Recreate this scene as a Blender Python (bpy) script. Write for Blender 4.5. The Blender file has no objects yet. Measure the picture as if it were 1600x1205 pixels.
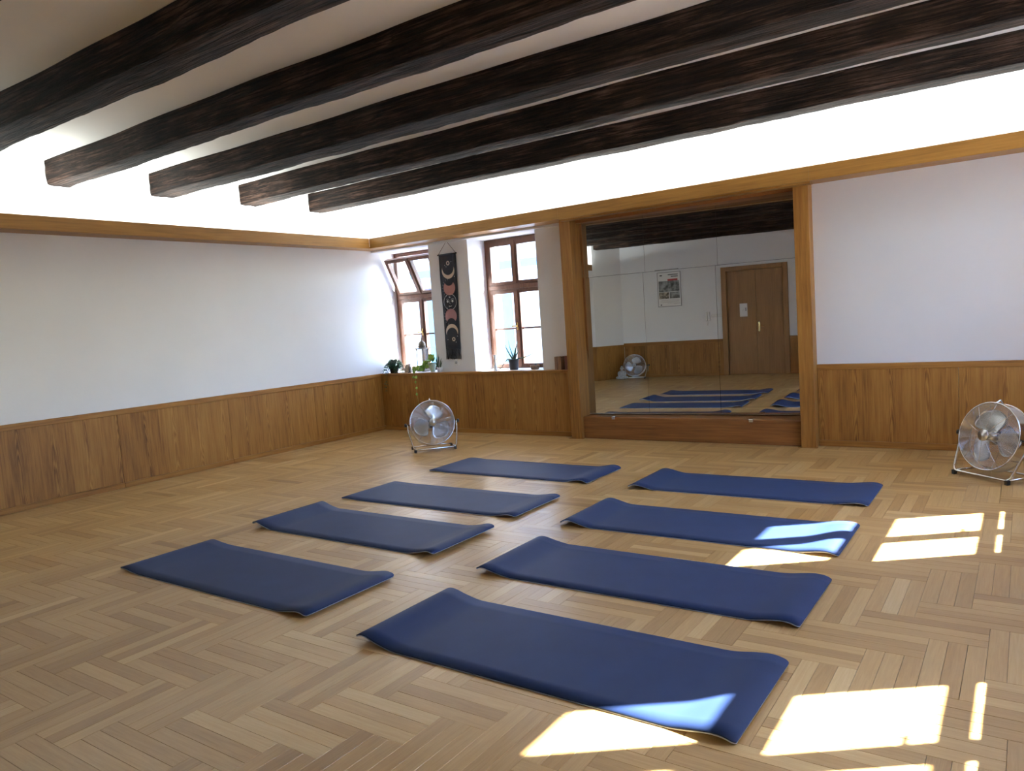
import bpy, bmesh, math, random
from mathutils import Vector, Matrix
import numpy as np

PI = math.pi
rnd = random.Random(7)
C = bpy.context.scene.collection
sc = bpy.context.scene

# ------------------------------------------------------------------ camera, sky, sun, exposure
YAW, PITCH, ROLL, FPX = 0.6087, -0.0866, -0.0680, 1169.65
CAM = Vector((7.7629, -7.8334, 1.4615))
fwd = Vector((-math.sin(YAW) * math.cos(PITCH), math.cos(YAW) * math.cos(PITCH), math.sin(PITCH)))
rgt = Vector((math.cos(YAW), math.sin(YAW), 0.0))
upv = rgt.cross(fwd)
r2 = rgt * math.cos(ROLL) + upv * math.sin(ROLL)
u2 = -rgt * math.sin(ROLL) + upv * math.cos(ROLL)
cam_data = bpy.data.cameras.new('camera')
cam = bpy.data.objects.new('camera', cam_data)
C.objects.link(cam)
M = Matrix((r2, u2, -fwd)).transposed().to_4x4()
M.translation = CAM
cam.matrix_world = M
cam_data.sensor_width = 36.0
cam_data.sensor_fit = 'HORIZONTAL'
cam_data.lens = 36.0 * FPX / 1600.0
cam_data.clip_start = 0.02
sc.camera = cam

sc.view_settings.view_transform = 'Standard'
sc.view_settings.look = 'None'
sc.view_settings.gamma = 1.0
sc.view_settings.use_curve_mapping = False
sc.view_settings.exposure = 1.1

SUN_H = Vector((-0.815, -0.58, 0.0)).normalized()
TAN_EL = 0.751
sun_dir = Vector((SUN_H.x, SUN_H.y, -TAN_EL)).normalized()
SUN_STRENGTH = 85.0
SKY_STRENGTH = 1.55
SKY_TINT = (0.80, 0.96, 1.28)
COVE_WATT_PER_M = 9.5

world = bpy.data.worlds.new('sky')
sc.world = world
world.use_nodes = True
wn = world.node_tree
wn.nodes.clear()
wo = wn.nodes.new('ShaderNodeOutputWorld')
wb = wn.nodes.new('ShaderNodeBackground')
sky = wn.nodes.new('ShaderNodeTexSky')
sky.sky_type = 'NISHITA'
sky.sun_disc = False
sky.sun_elevation = math.atan(TAN_EL)
sky.sun_rotation = math.atan2(-SUN_H.x, -SUN_H.y)
sky.air_density = 1.0
sky.dust_density = 1.2
wb.inputs['Strength'].default_value = SKY_STRENGTH
tint = wn.nodes.new('ShaderNodeMix')
tint.data_type = 'RGBA'; tint.blend_type = 'MULTIPLY'
tint.inputs[0].default_value = 1.0
tint.inputs[7].default_value = (*SKY_TINT, 1)
wn.links.new(sky.outputs['Color'], tint.inputs[6])
wn.links.new(tint.outputs[2], wb.inputs['Color'])
wn.links.new(wb.outputs['Background'], wo.inputs['Surface'])

sun_data = bpy.data.lights.new('sun', 'SUN')
sun_data.energy = SUN_STRENGTH
sun_data.angle = math.radians(0.55)
sun_data.color = (1.0, 0.97, 0.94)
sun = bpy.data.objects.new('sun', sun_data)
C.objects.link(sun)
sun.rotation_mode = 'QUATERNION'
sun.rotation_quaternion = sun_dir.to_track_quat('-Z', 'Y')
sun.location = (20, 15, 20)


def area_light(name, loc, direction, sx, sy, watts, color, roll_axis='Y'):
    d = bpy.data.lights.new(name, 'AREA')
    d.shape = 'RECTANGLE'
    d.size, d.size_y = sx, sy
    d.energy = watts
    d.color = color
    o = bpy.data.objects.new(name, d)
    C.objects.link(o)
    o.location = loc
    o.rotation_mode = 'QUATERNION'
    o.rotation_quaternion = Vector(direction).to_track_quat('-Z', roll_axis)
    return o


COVE_COL = (0.95, 1.0, 0.95)
# fluorescent strips lying in the two light coves (real light of the room)
cl = area_light('cove_light_left', (0.175, -4.2, 2.70), (0.0, 0, 1), 8.1, 0.05, COVE_WATT_PER_M * 8.1, COVE_COL)
def orient(o, xdir, zneg):
    z = -Vector(zneg).normalized(); x = Vector(xdir).normalized(); y = z.cross(x)
    o.rotation_quaternion = Matrix((x, y, z)).transposed().to_quaternion()
orient(cl, (0, 1, 0), (0.15, 0, 1))
cb = area_light('cove_light_back', (4.4, -0.19, 2.70), (0, 0, 1), 8.1, 0.05, COVE_WATT_PER_M * 8.1, COVE_COL)
orient(cb, (1, 0, 0), (0, -0.15, 1))

try:
    sc.cycles.use_denoising = True
    sc.cycles.max_bounces = 14
    sc.cycles.diffuse_bounces = 8
    sc.cycles.glossy_bounces = 6
    sc.cycles.transparent_max_bounces = 24
    sc.cycles.sample_clamp_indirect = 3.0
    sc.cycles.caustics_reflective = False
    sc.cycles.caustics_refractive = False
except Exception:
    pass


def portal(name, loc, xdir, facing, sx, sy):
    o = area_light(name, loc, facing, sx, sy, 1.0, (1, 1, 1))
    orient(o, xdir, facing)
    o.data.cycles.is_portal = True
    return o


# ------------------------------------------------------------------ room measures (metres)
XR = 8.53          # right wall
YD = -9.2          # wall with the door, behind the camera
ZC = 3.295         # ceiling
ZS = 0.82          # sill and rail height


# ------------------------------------------------------------------ helpers
def tag(o, label=None, cat=None, group=None, kind=None):
    if label: o['label'] = label
    if cat: o['category'] = cat
    if group: o['group'] = group
    if kind: o['kind'] = kind
    return o


def empty(name, loc=(0, 0, 0), rz=0.0, parent=None):
    o = bpy.data.objects.new(name, None)
    C.objects.link(o)
    o.location = loc
    o.rotation_euler = (0, 0, rz)
    o.empty_display_size = 0.1
    if parent: o.parent = parent
    return o


def link(name, me, mat, parent=None, loc=None, rot=None):
    o = bpy.data.objects.new(name, me)
    C.objects.link(o)
    if mat is not None and len(me.materials) == 0:
        me.materials.append(mat)
    if parent: o.parent = parent
    if loc is not None: o.location = loc
    if rot is not None: o.rotation_euler = rot
    return o


class MB:
    """collects simple solids into one mesh"""
    def __init__(self):
        self.v, self.f, self.s = [], [], []

    def add(self, vs, fs, smooth=False):
        n = len(self.v)
        self.v += [tuple(p) for p in vs]
        self.f += [tuple(i + n for i in f) for f in fs]
        self.s += [smooth] * len(fs)
        return self

    def box(self, x0, x1, y0, y1, z0, z1, c=0.0):
        x0, x1 = min(x0, x1), max(x0, x1)
        y0, y1 = min(y0, y1), max(y0, y1)
        z0, z1 = min(z0, z1), max(z0, z1)
        if c <= 0:
            vs = [(x, y, z) for z in (z0, z1) for y in (y0, y1) for x in (x0, x1)]
            fs = [(0, 2, 3, 1), (4, 5, 7, 6), (0, 1, 5, 4), (2, 6, 7, 3), (0, 4, 6, 2), (1, 3, 7, 5)]
            return self.add(vs, fs)
        bm = bmesh.new()
        bmesh.ops.create_cube(bm, size=1.0)
        for v in bm.verts:
            v.co = Vector(((x0 + x1) / 2 + v.co.x * (x1 - x0), (y0 + y1) / 2 + v.co.y * (y1 - y0), (z0 + z1) / 2 + v.co.z * (z1 - z0)))
        bmesh.ops.bevel(bm, geom=bm.edges[:], offset=c, segments=1, affect='EDGES')
        self.bm(bm)
        return self

    def bm(self, bm, smooth=False):
        bm.verts.index_update()
        self.add([v.co[:] for v in bm.verts], [[v.index for v in f.verts] for f in bm.faces], smooth)
        bm.free()
        return self

    def prism(self, pts, z0, z1):
        n = len(pts)
        vs = [(x, y, z0) for x, y in pts] + [(x, y, z1) for x, y in pts]
        fs = [tuple(range(n))[::-1], tuple(range(n, 2 * n))] + [(i, (i + 1) % n, n + (i + 1) % n, n + i) for i in range(n)]
        return self.add(vs, fs)

    def tube(self, path, r, seg=8, closed=False, cap=True):
        path = [Vector(p) for p in path]
        n = len(path)
        rr = r if isinstance(r, (list, tuple)) else [r] * n
        vs, fs = [], []
        prev = None
        for i, p in enumerate(path):
            a = path[(i - 1) % n] if (closed or i > 0) else p
            b = path[(i + 1) % n] if (closed or i < n - 1) else p
            t = (b - a)
            t = t.normalized() if t.length > 1e-9 else Vector((0, 0, 1))
            if prev is None:
                ref = Vector((0, 0, 1)) if abs(t.z) < 0.9 else Vector((1, 0, 0))
                u = t.cross(ref).normalized()
            else:
                u = (prev - t * prev.dot(t))
                u = u.normalized() if u.length > 1e-6 else t.orthogonal().normalized()
            prev = u
            w = t.cross(u)
            for k in range(seg):
                an = 2 * PI * k / seg
                vs.append(p + (u * math.cos(an) + w * math.sin(an)) * rr[i])
        m = n if closed else n - 1
        for i in range(m):
            for k in range(seg):
                a = i * seg + k; b = i * seg + (k + 1) % seg
                c = ((i + 1) % n) * seg + (k + 1) % seg; d = ((i + 1) % n) * seg + k
                fs.append((a, b, c, d))
        if cap and not closed:
            fs.append(tuple(range(seg))[::-1])
            fs.append(tuple((n - 1) * seg + k for k in range(seg)))
        return self.add(vs, fs, True)

    def lathe(self, prof, seg=20, loc=(0, 0, 0)):
        vs, fs = [], []
        for r, z in prof:
            for k in range(seg):
                a = 2 * PI * k / seg
                vs.append((loc[0] + r * math.cos(a), loc[1] + r * math.sin(a), loc[2] + z))
        n = len(prof)
        for i in range(n - 1):
            for k in range(seg):
                fs.append((i * seg + k, i * seg + (k + 1) % seg, (i + 1) * seg + (k + 1) % seg, (i + 1) * seg + k))
        fs.append(tuple(range(seg))[::-1])
        fs.append(tuple((n - 1) * seg + k for k in range(seg)))
        return self.add(vs, fs, True)

    def ball(self, c, r, sub=2):
        bm = bmesh.new()
        bmesh.ops.create_icosphere(bm, subdivisions=sub, radius=1.0)
        rx, ry, rz = (r, r, r) if not isinstance(r, (tuple, list)) else r
        for v in bm.verts:
            v.co = Vector((c[0] + v.co.x * rx, c[1] + v.co.y * ry, c[2] + v.co.z * rz))
        return self.bm(bm, True)

    def mesh(self, name, T=None):
        me = bpy.data.meshes.new(name)
        vs = self.v if T is None else [tuple(T @ Vector(p)) for p in self.v]
        me.from_pydata(vs, [], self.f)
        me.polygons.foreach_set('use_smooth', self.s)
        me.validate()
        me.update()
        return me

    def build(self, name, mat, parent=None, loc=None, rot=None, T=None):
        return link(name, self.mesh(name, T), mat, parent, loc, rot)


# ------------------------------------------------------------------ materials
def new_mat(name):
    m = bpy.data.materials.new(name)
    m.use_nodes = True
    nt = m.node_tree
    b = nt.nodes['Principled BSDF']
    return m, nt, b


def N(nt, typ, **kw):
    n = nt.nodes.new(typ)
    for k, v in kw.items():
        setattr(n, k, v)
    return n


def math_node(nt, op, a, b=None, c=None):
    n = N(nt, 'ShaderNodeMath', operation=op)
    for i, x in enumerate((a, b, c)):
        if x is None: continue
        if isinstance(x, (int, float)): n.inputs[i].default_value = x
        else: nt.links.new(x, n.inputs[i])
    return n.outputs[0]


def ramp(nt, fac, stops):
    r = N(nt, 'ShaderNodeValToRGB')
    els = r.color_ramp.elements
    while len(els) < len(stops): els.new(0.5)
    for e, (p, col) in zip(els, stops):
        e.position = p
        e.color = (*col, 1)
    nt.links.new(fac, r.inputs[0])
    return r.outputs[0]


def plain(name, col, rough=0.5, metal=0.0, noise=0.0, nscale=20.0, bump=0.0, spec=0.5):
    m, nt, b = new_mat(name)
    b.inputs['Base Color'].default_value = (*col, 1)
    b.inputs['Roughness'].default_value = rough
    b.inputs['Specular IOR Level'].default_value = 0.3
    b.inputs['Metallic'].default_value = metal
    b.inputs['Specular IOR Level'].default_value = spec
    if noise > 0 or bump > 0:
        tc = N(nt, 'ShaderNodeTexCoord')
        nz = N(nt, 'ShaderNodeTexNoise')
        nz.inputs['Scale'].default_value = nscale
        nz.inputs['Detail'].default_value = 5
        nt.links.new(tc.outputs['Object'], nz.inputs['Vector'])
        if noise > 0:
            lo = tuple(max(0, c * (1 - noise)) for c in col)
            hi = tuple(min(1, c * (1 + noise)) for c in col)
            nt.links.new(ramp(nt, nz.outputs['Fac'], [(0.3, lo), (0.7, hi)]), b.inputs['Base Color'])
        if bump > 0:
            bp = N(nt, 'ShaderNodeBump')
            bp.inputs['Strength'].default_value = bump
            bp.inputs['Distance'].default_value = 0.01
            nt.links.new(nz.outputs['Fac'], bp.inputs['Height'])
            nt.links.new(bp.outputs['Normal'], b.inputs['Normal'])
    return m


def plaster(name, col):
    m, nt, b = new_mat(name)
    tc = N(nt, 'ShaderNodeTexCoord')
    n1 = N(nt, 'ShaderNodeTexNoise'); n1.inputs['Scale'].default_value = 1.3; n1.inputs['Detail'].default_value = 4
    n2 = N(nt, 'ShaderNodeTexNoise'); n2.inputs['Scale'].default_value = 60; n2.inputs['Detail'].default_value = 3
    nt.links.new(tc.outputs['Object'], n1.inputs['Vector'])
    nt.links.new(tc.outputs['Object'], n2.inputs['Vector'])
    lo = tuple(c * 0.965 for c in col)
    nt.links.new(ramp(nt, n1.outputs['Fac'], [(0.35, lo), (0.65, col)]), b.inputs['Base Color'])
    b.inputs['Roughness'].default_value = 0.9
    b.inputs['Specular IOR Level'].default_value = 0.2
    bp = N(nt, 'ShaderNodeBump'); bp.inputs['Strength'].default_value = 0.12; bp.inputs['Distance'].default_value = 0.003
    nt.links.new(n2.outputs['Fac'], bp.inputs['Height'])
    nt.links.new(bp.outputs['Normal'], b.inputs['Normal'])
    return m


def wood(name, lo, mid, hi, axis='Z', strip=0.0, rough=0.46, across=None, fibre=55.0, arcs=0.0, coat=0.0):
    """stretched fibre wood in object space; axis = grain direction; across = strip direction"""
    m, nt, b = new_mat(name)
    tc = N(nt, 'ShaderNodeTexCoord')
    oi = N(nt, 'ShaderNodeObjectInfo')
    sep = N(nt, 'ShaderNodeSeparateXYZ')
    nt.links.new(tc.outputs['Object'], sep.inputs[0])
    ax = {'X': 0, 'Y': 1, 'Z': 2}
    others = [a for a in 'XYZ' if a != axis]
    if across is None: across = others[0]
    third = [a for a in others if a != across][0]
    g, a_, t_ = sep.outputs[ax[axis]], sep.outputs[ax[across]], sep.outputs[ax[third]]
    if strip > 0:
        q = math_node(nt, 'DIVIDE', a_, strip)
        idx = math_node(nt, 'FLOOR', q)
        w = math_node(nt, 'SUBTRACT', math_node(nt, 'FRACT', q), 0.5)
    else:
        idx = math_node(nt, 'MULTIPLY', oi.outputs['Random'], 31.0)
        w = math_node(nt, 'MULTIPLY', a_, 3.0)
    seed = math_node(nt, 'ADD', math_node(nt, 'MULTIPLY', idx, 7.31), math_node(nt, 'MULTIPLY', oi.outputs['Random'], 53.0))
    comb = N(nt, 'ShaderNodeCombineXYZ')
    nt.links.new(math_node(nt, 'ADD', math_node(nt, 'MULTIPLY', a_, fibre), seed), comb.inputs[0])
    nt.links.new(math_node(nt, 'ADD', math_node(nt, 'MULTIPLY', g, 2.2), seed), comb.inputs[1])
    nt.links.new(math_node(nt, 'MULTIPLY', t_, fibre), comb.inputs[2])
    n1 = N(nt, 'ShaderNodeTexNoise'); n1.inputs['Scale'].default_value = 1.0; n1.inputs['Detail'].default_value = 6; n1.inputs['Roughness'].default_value = 0.65
    nt.links.new(comb.outputs[0], n1.inputs['Vector'])
    comb2 = N(nt, 'ShaderNodeCombineXYZ')
    nt.links.new(math_node(nt, 'ADD', math_node(nt, 'MULTIPLY', a_, 9.0), seed), comb2.inputs[0])
    nt.links.new(math_node(nt, 'MULTIPLY', g, 1.1), comb2.inputs[1])
    nt.links.new(math_node(nt, 'MULTIPLY', t_, 9.0), comb2.inputs[2])
    n2 = N(nt, 'ShaderNodeTexNoise'); n2.inputs['Scale'].default_value = 1.0; n2.inputs['Detail'].default_value = 3
    nt.links.new(comb2.outputs[0], n2.inputs['Vector'])
    v = math_node(nt, 'ADD', math_node(nt, 'MULTIPLY', n1.outputs['Fac'], 0.6), math_node(nt, 'MULTIPLY', n2.outputs['Fac'], 0.4))
    if arcs > 0:
        w2 = math_node(nt, 'MULTIPLY', w, w)
        ph = math_node(nt, 'ADD', math_node(nt, 'ADD', math_node(nt, 'MULTIPLY', g, 5.0), math_node(nt, 'MULTIPLY', w2, 170.0)),
                       math_node(nt, 'ADD', math_node(nt, 'MULTIPLY', n2.outputs['Fac'], 9.0), seed))
        s = math_node(nt, 'SINE', math_node(nt, 'MULTIPLY', ph, 6.0))
        mask = math_node(nt, 'SUBTRACT', 1.0, math_node(nt, 'MINIMUM', 1.0, math_node(nt, 'MULTIPLY', w2, 28.0)))
        v = math_node(nt, 'ADD', v, math_node(nt, 'MULTIPLY', math_node(nt, 'MULTIPLY', s, mask), arcs))
    if strip > 0:
        wnz = N(nt, 'ShaderNodeTexWhiteNoise', noise_dimensions='1D')
        nt.links.new(seed, wnz.inputs['W'])
        v = math_node(nt, 'ADD', v, math_node(nt, 'MULTIPLY', math_node(nt, 'SUBTRACT', wnz.outputs['Value'], 0.5), 0.10))
    nt.links.new(ramp(nt, v, [(0.28, lo), (0.5, mid), (0.74, hi)]), b.inputs['Base Color'])
    b.inputs['Roughness'].default_value = rough
    b.inputs['Specular IOR Level'].default_value = 0.3
    if coat: b.inputs['Coat Weight'].default_value = coat; b.inputs['Coat Roughness'].default_value = 0.2
    bp = N(nt, 'ShaderNodeBump'); bp.inputs['Strength'].default_value = 0.12; bp.inputs['Distance'].default_value = 0.004
    nt.links.new(n1.outputs['Fac'], bp.inputs['Height'])
    nt.links.new(bp.outputs['Normal'], b.inputs['Normal'])
    return m


OAK = dict(lo=(0.12, 0.045, 0.009), mid=(0.27, 0.122, 0.026), hi=(0.37, 0.19, 0.048))
OAKR = dict(lo=(0.10, 0.036, 0.011), mid=(0.21, 0.085, 0.024), hi=(0.30, 0.135, 0.04))
M_wall = plaster('white_plaster', (0.815, 0.83, 0.86))
M_ceil = plaster('ceiling_plaster', (0.82, 0.82, 0.80))
M_panel_y = wood('oak_panel_left', axis='Z', across='Y', strip=0.31, arcs=0.11, **OAK)
M_panel_x = wood('oak_panel_back', axis='Z', across='X', strip=0.31, arcs=0.11, **OAK)
M_rail_y = wood('oak_rail_y', axis='Y', across='Z', **OAK)
M_rail_x = wood('oak_rail_x', axis='X', across='Z', **OAK)
M_post = wood('oak_post', axis='Z', across='X', **OAK)
M_redwood = wood('oak_frame_red', axis='X', across='Z', arcs=0.05, **OAKR)
M_redpost = wood('oak_frame_red_upright', axis='Z', across='X', **OAKR)
CORN = dict(lo=(0.15, 0.068, 0.013), mid=(0.255, 0.122, 0.026), hi=(0.33, 0.168, 0.042))
M_corn_y = wood('pine_cornice_y', axis='Y', across='Z', rough=0.42, **CORN)
M_corn_x = wood('pine_cornice_x', axis='X', across='Z', rough=0.42, **CORN)
M_door = wood('oak_door', (0.20, 0.105, 0.037), (0.29, 0.155, 0.058), (0.36, 0.20, 0.08), axis='Z', across='X', rough=0.45)
M_sill = wood('oak_sill', axis='X', across='Y', **OAK)
M_win = wood('window_brown', (0.05, 0.02, 0.012), (0.10, 0.040, 0.022), (0.15, 0.065, 0.036), axis='Z', rough=0.4, fibre=90)
M_chrome = plain('chrome', (0.78, 0.79, 0.80), 0.14, 1.0)
M_steel = plain('brushed_steel', (0.68, 0.70, 0.73), 0.28, 1.0)
M_black = plain('black_plastic', (0.015, 0.015, 0.016), 0.45)
M_brass = plain('brass', (0.62, 0.42, 0.16), 0.25, 1.0)
M_whitep = plain('white_plastic', (0.75, 0.75, 0.74), 0.4)
M_paper = plain('white_paper', (0.8, 0.8, 0.8), 0.8)
M_soil = plain('soil', (0.02, 0.013, 0.008), 0.95, bump=0.5, nscale=80)


def beam_material():
    m, nt, b = new_mat('old_timber')
    tc = N(nt, 'ShaderNodeTexCoord')
    oi = N(nt, 'ShaderNodeObjectInfo')
    mp = N(nt, 'ShaderNodeMapping')
    mp.inputs['Scale'].default_value = (1.6, 22, 22)
    add = N(nt, 'ShaderNodeVectorMath', operation='ADD')
    nt.links.new(tc.outputs['Object'], add.inputs[0])
    cx = N(nt, 'ShaderNodeCombineXYZ')
    nt.links.new(math_node(nt, 'MULTIPLY', oi.outputs['Random'], 40.0), cx.inputs[0])
    nt.links.new(cx.outputs[0], add.inputs[1])
    nt.links.new(add.outputs[0], mp.inputs['Vector'])
    n1 = N(nt, 'ShaderNodeTexNoise'); n1.inputs['Scale'].default_value = 1.5; n1.inputs['Detail'].default_value = 9; n1.inputs['Roughness'].default_value = 0.7
    nt.links.new(mp.outputs[0], n1.inputs['Vector'])
    n2 = N(nt, 'ShaderNodeTexNoise'); n2.inputs['Scale'].default_value = 2.4; n2.inputs['Detail'].default_value = 5
    nt.links.new(add.outputs[0], n2.inputs['Vector'])
    v = math_node(nt, 'ADD', math_node(nt, 'MULTIPLY', n1.outputs['Fac'], 0.75), math_node(nt, 'MULTIPLY', n2.outputs['Fac'], 0.35))
    mp3 = N(nt, 'ShaderNodeMapping'); mp3.inputs['Scale'].default_value = (0.9, 34, 34)
    nt.links.new(add.outputs[0], mp3.inputs['Vector'])
    n3 = N(nt, 'ShaderNodeTexNoise'); n3.inputs['Scale'].default_value = 1.0; n3.inputs['Detail'].default_value = 3; n3.inputs['Distortion'].default_value = 0.4
    nt.links.new(mp3.outputs[0], n3.inputs['Vector'])
    crack = math_node(nt, 'MINIMUM', 1.0, math_node(nt, 'MULTIPLY', math_node(nt, 'ABSOLUTE', math_node(nt, 'SUBTRACT', n3.outputs['Fac'], 0.5)), 14.0))
    v = math_node(nt, 'SUBTRACT', v, math_node(nt, 'MULTIPLY', math_node(nt, 'SUBTRACT', 1.0, crack), 0.14))
    nt.links.new(ramp(nt, v, [(0.40, (0.004, 0.0024, 0.0018)), (0.55, (0.023, 0.012, 0.008)), (0.72, (0.105, 0.062, 0.044))]), b.inputs['Base Color'])
    b.inputs['Roughness'].default_value = 0.85
    b.inputs['Specular IOR Level'].default_value = 0.18
    bp = N(nt, 'ShaderNodeBump'); bp.inputs['Strength'].default_value = 0.9; bp.inputs['Distance'].default_value = 0.02
    nt.links.new(math_node(nt, 'ADD', n1.outputs['Fac'], math_node(nt, 'MULTIPLY', crack, 0.5)), bp.inputs['Height'])
    nt.links.new(bp.outputs['Normal'], b.inputs['Normal'])
    return m


M_beam = beam_material()


def parquet_material():
    m, nt, b = new_mat('oak_parquet')
    uv = N(nt, 'ShaderNodeUVMap')
    at = N(nt, 'ShaderNodeAttribute'); at.attribute_name = 'tone'
    sd = N(nt, 'ShaderNodeAttribute'); sd.attribute_name = 'seed'
    sep = N(nt, 'ShaderNodeSeparateXYZ')
    nt.links.new(uv.outputs[0], sep.inputs[0])
    comb = N(nt, 'ShaderNodeCombineXYZ')
    nt.links.new(math_node(nt, 'MULTIPLY', sep.outputs[0], 5.0), comb.inputs[0])
    nt.links.new(math_node(nt, 'MULTIPLY', sep.outputs[1], 95.0), comb.inputs[1])
    nt.links.new(math_node(nt, 'MULTIPLY', sd.outputs['Fac'], 97.0), comb.inputs[2])
    n1 = N(nt, 'ShaderNodeTexNoise'); n1.inputs['Scale'].default_value = 1.0; n1.inputs['Detail'].default_value = 6; n1.inputs['Roughness'].default_value = 0.62
    n1.inputs['Distortion'].default_value = 0.6
    nt.links.new(comb.outputs[0], n1.inputs['Vector'])
    v = math_node(nt, 'ADD', math_node(nt, 'MULTIPLY', math_node(nt, 'SUBTRACT', n1.outputs['Fac'], 0.5), 0.55), at.outputs['Fac'])
    col = ramp(nt, v, [(0.0, (0.20, 0.097, 0.027)), (0.35, (0.345, 0.200, 0.070)), (0.65, (0.455, 0.295, 0.122)), (1.0, (0.58, 0.42, 0.215))])
    nt.links.new(col, b.inputs['Base Color'])
    n3 = N(nt, 'ShaderNodeTexNoise'); n3.inputs['Scale'].default_value = 3.0; n3.inputs['Detail'].default_value = 4
    geo = N(nt, 'ShaderNodeNewGeometry')
    nt.links.new(geo.outputs['Position'], n3.inputs['Vector'])
    rr = N(nt, 'ShaderNodeMapRange'); rr.inputs['To Min'].default_value = 0.285; rr.inputs['To Max'].default_value = 0.335
    nt.links.new(n3.outputs['Fac'], rr.inputs['Value'])
    nt.links.new(rr.outputs[0], b.inputs['Roughness'])
    b.inputs['Specular IOR Level'].default_value = 0.42
    bp = N(nt, 'ShaderNodeBump'); bp.inputs['Strength'].default_value = 0.06; bp.inputs['Distance'].default_value = 0.002
    nt.links.new(n1.outputs['Fac'], bp.inputs['Height'])
    nt.links.new(bp.outputs['Normal'], b.inputs['Normal'])
    return m


M_parquet = parquet_material()
M_sub = plain('parquet_joint', (0.035, 0.022, 0.013), 0.9)


def glass_material():
    m = bpy.data.materials.new('window_glass')
    m.use_nodes = True
    nt = m.node_tree
    nt.nodes.clear()
    out = N(nt, 'ShaderNodeOutputMaterial')
    tr = N(nt, 'ShaderNodeBsdfTransparent'); tr.inputs[0].default_value = (0.96, 0.98, 0.98, 1)
    gl = N(nt, 'ShaderNodeBsdfGlossy'); gl.inputs['Roughness'].default_value = 0.02
    mx = N(nt, 'ShaderNodeMixShader'); mx.inputs[0].default_value = 0.05
    nt.links.new(tr.outputs[0], mx.inputs[1]); nt.links.new(gl.outputs[0], mx.inputs[2])
    nt.links.new(mx.outputs[0], out.inputs['Surface'])
    return m


M_glass = glass_material()
M_mirror = plain('mirror_silver', (0.66, 0.68, 0.68), 0.0, 1.0)

# ------------------------------------------------------------------ floor: oak herringbone laid three planks wide
floor_mb = MB().box(-0.05, XR + 0.05, YD - 0.28, 0.35, -0.12, -0.006)
floor = floor_mb.build('floor', M_sub)
tag(floor, kind='structure')

MATS = {  # name: (x centre, y centre, length, yaw deg, left hump, left tip, right hump, right tip)
    'A': (3.665, -1.888, 1.83, -0.6, 0.012, 0.004, 0.050, 0.004),
    'B': (3.690, -3.073, 1.86, -0.2, 0.008, 0.003, 0.034, 0.016),
    'C': (3.720, -4.022, 1.86, -0.6, 0.050, 0.034, 0.042, 0.026),
    'D': (3.755, -5.074, 1.85, -0.4, 0.020, 0.014, 0.040, 0.014),
    'E': (5.905, -1.935, 1.84, 0.2, 0.050, 0.010, 0.036, 0.004),
    'F': (5.940, -3.095, 1.84, 0.0, 0.055, 0.014, 0.036, 0.004),
    'G': (5.990, -4.150, 1.83, -0.3, 0.040, 0.022, 0.040, 0.005),
    'H': (6.045, -5.172, 1.81, -0.4, 0.045, 0.030, 0.040, 0.005),
}
MAT_W = 0.665
LP, WP = 0.5, 0.2096 / 3.0
SP = 0.2096
OX, OY = 5.436, -6.032


def project(p):
    d = Vector(p) - CAM
    z = d.dot(fwd)
    if z < 0.1: return None
    return 800 + FPX * d.dot(r2) / z, 602.5 - FPX * d.dot(u2) / z


def in_mat(x, y):
    for cx, cy, L, *_ in MATS.values():
        if abs(x - cx) < L / 2 - 0.05 and abs(y - cy) < MAT_W / 2 - 0.03: return True
    return False


FX0, FX1, FY0, FY1 = 0.0, XR, YD - 0.2, 0.1
planks = []
for m in range(-22, 23):
    for k in range(-60, 61):
        bx, by = OX + k * SP + m * LP, OY + k * SP - m * LP
        for j in range(3):
            rects = ((bx, by + j * WP, LP, WP, 0), (bx + LP + j * WP, by + SP - LP, WP, LP, 1))
            for x, y, w, h, vert in rects:
                x0, x1, y0, y1 = max(x, FX0), min(x + w, FX1), max(y, FY0), min(y + h, FY1)
                if x1 - x0 < 0.006 or y1 - y0 < 0.006: continue
                planks.append((x, y, w, h, vert, x0, x1, y0, y1))


def visible_size(pl):
    x, y, w, h, vert, x0, x1, y0, y1 = pl
    if x1 - x0 < w - 1e-4 or y1 - y0 < h - 1e-4: return 0.0
    pts = [project((a, b, 0)) for a, b in ((x0, y0), (x1, y0), (x1, y1), (x0, y1))]
    if any(p is None for p in pts): return 0.0
    cx, cy = sum(p[0] for p in pts) / 4, sum(p[1] for p in pts) / 4
    if not (0 < cx < 1600 and 0 < cy < 1205): return 0.0
    if in_mat((x0 + x1) / 2, (y0 + y1) / 2): return 0.0
    return abs(sum(pts[i][0] * pts[(i + 1) % 4][1] - pts[(i + 1) % 4][0] * pts[i][1] for i in range(4))) / 2


order = sorted(range(len(planks)), key=lambda i: -visible_size(planks[i]))
chosen = set(i for i in order[:300] if visible_size(planks[i]) > 0)
GAP = 0.0005
CH = 0.0011


def plank_solid(x0, x1, y0, y1, dz):
    a = [(x0 + GAP, y0 + GAP), (x1 - GAP, y0 + GAP), (x1 - GAP, y1 - GAP), (x0 + GAP, y1 - GAP)]
    c = [(x0 + CH, y0 + CH), (x1 - CH, y0 + CH), (x1 - CH, y1 - CH), (x0 + CH, y1 - CH)]
    vs = [(p[0], p[1], -0.008) for p in a] + [(p[0], p[1], dz - 0.0009) for p in a] + [(p[0], p[1], dz) for p in c]
    fs = [(0, 1, 5, 4), (1, 2, 6, 5), (2, 3, 7, 6), (3, 0, 4, 7), (4, 5, 9, 8), (5, 6, 10, 9), (6, 7, 11, 10), (7, 4, 8, 11), (8, 9, 10, 11)]
    return vs, fs


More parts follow.
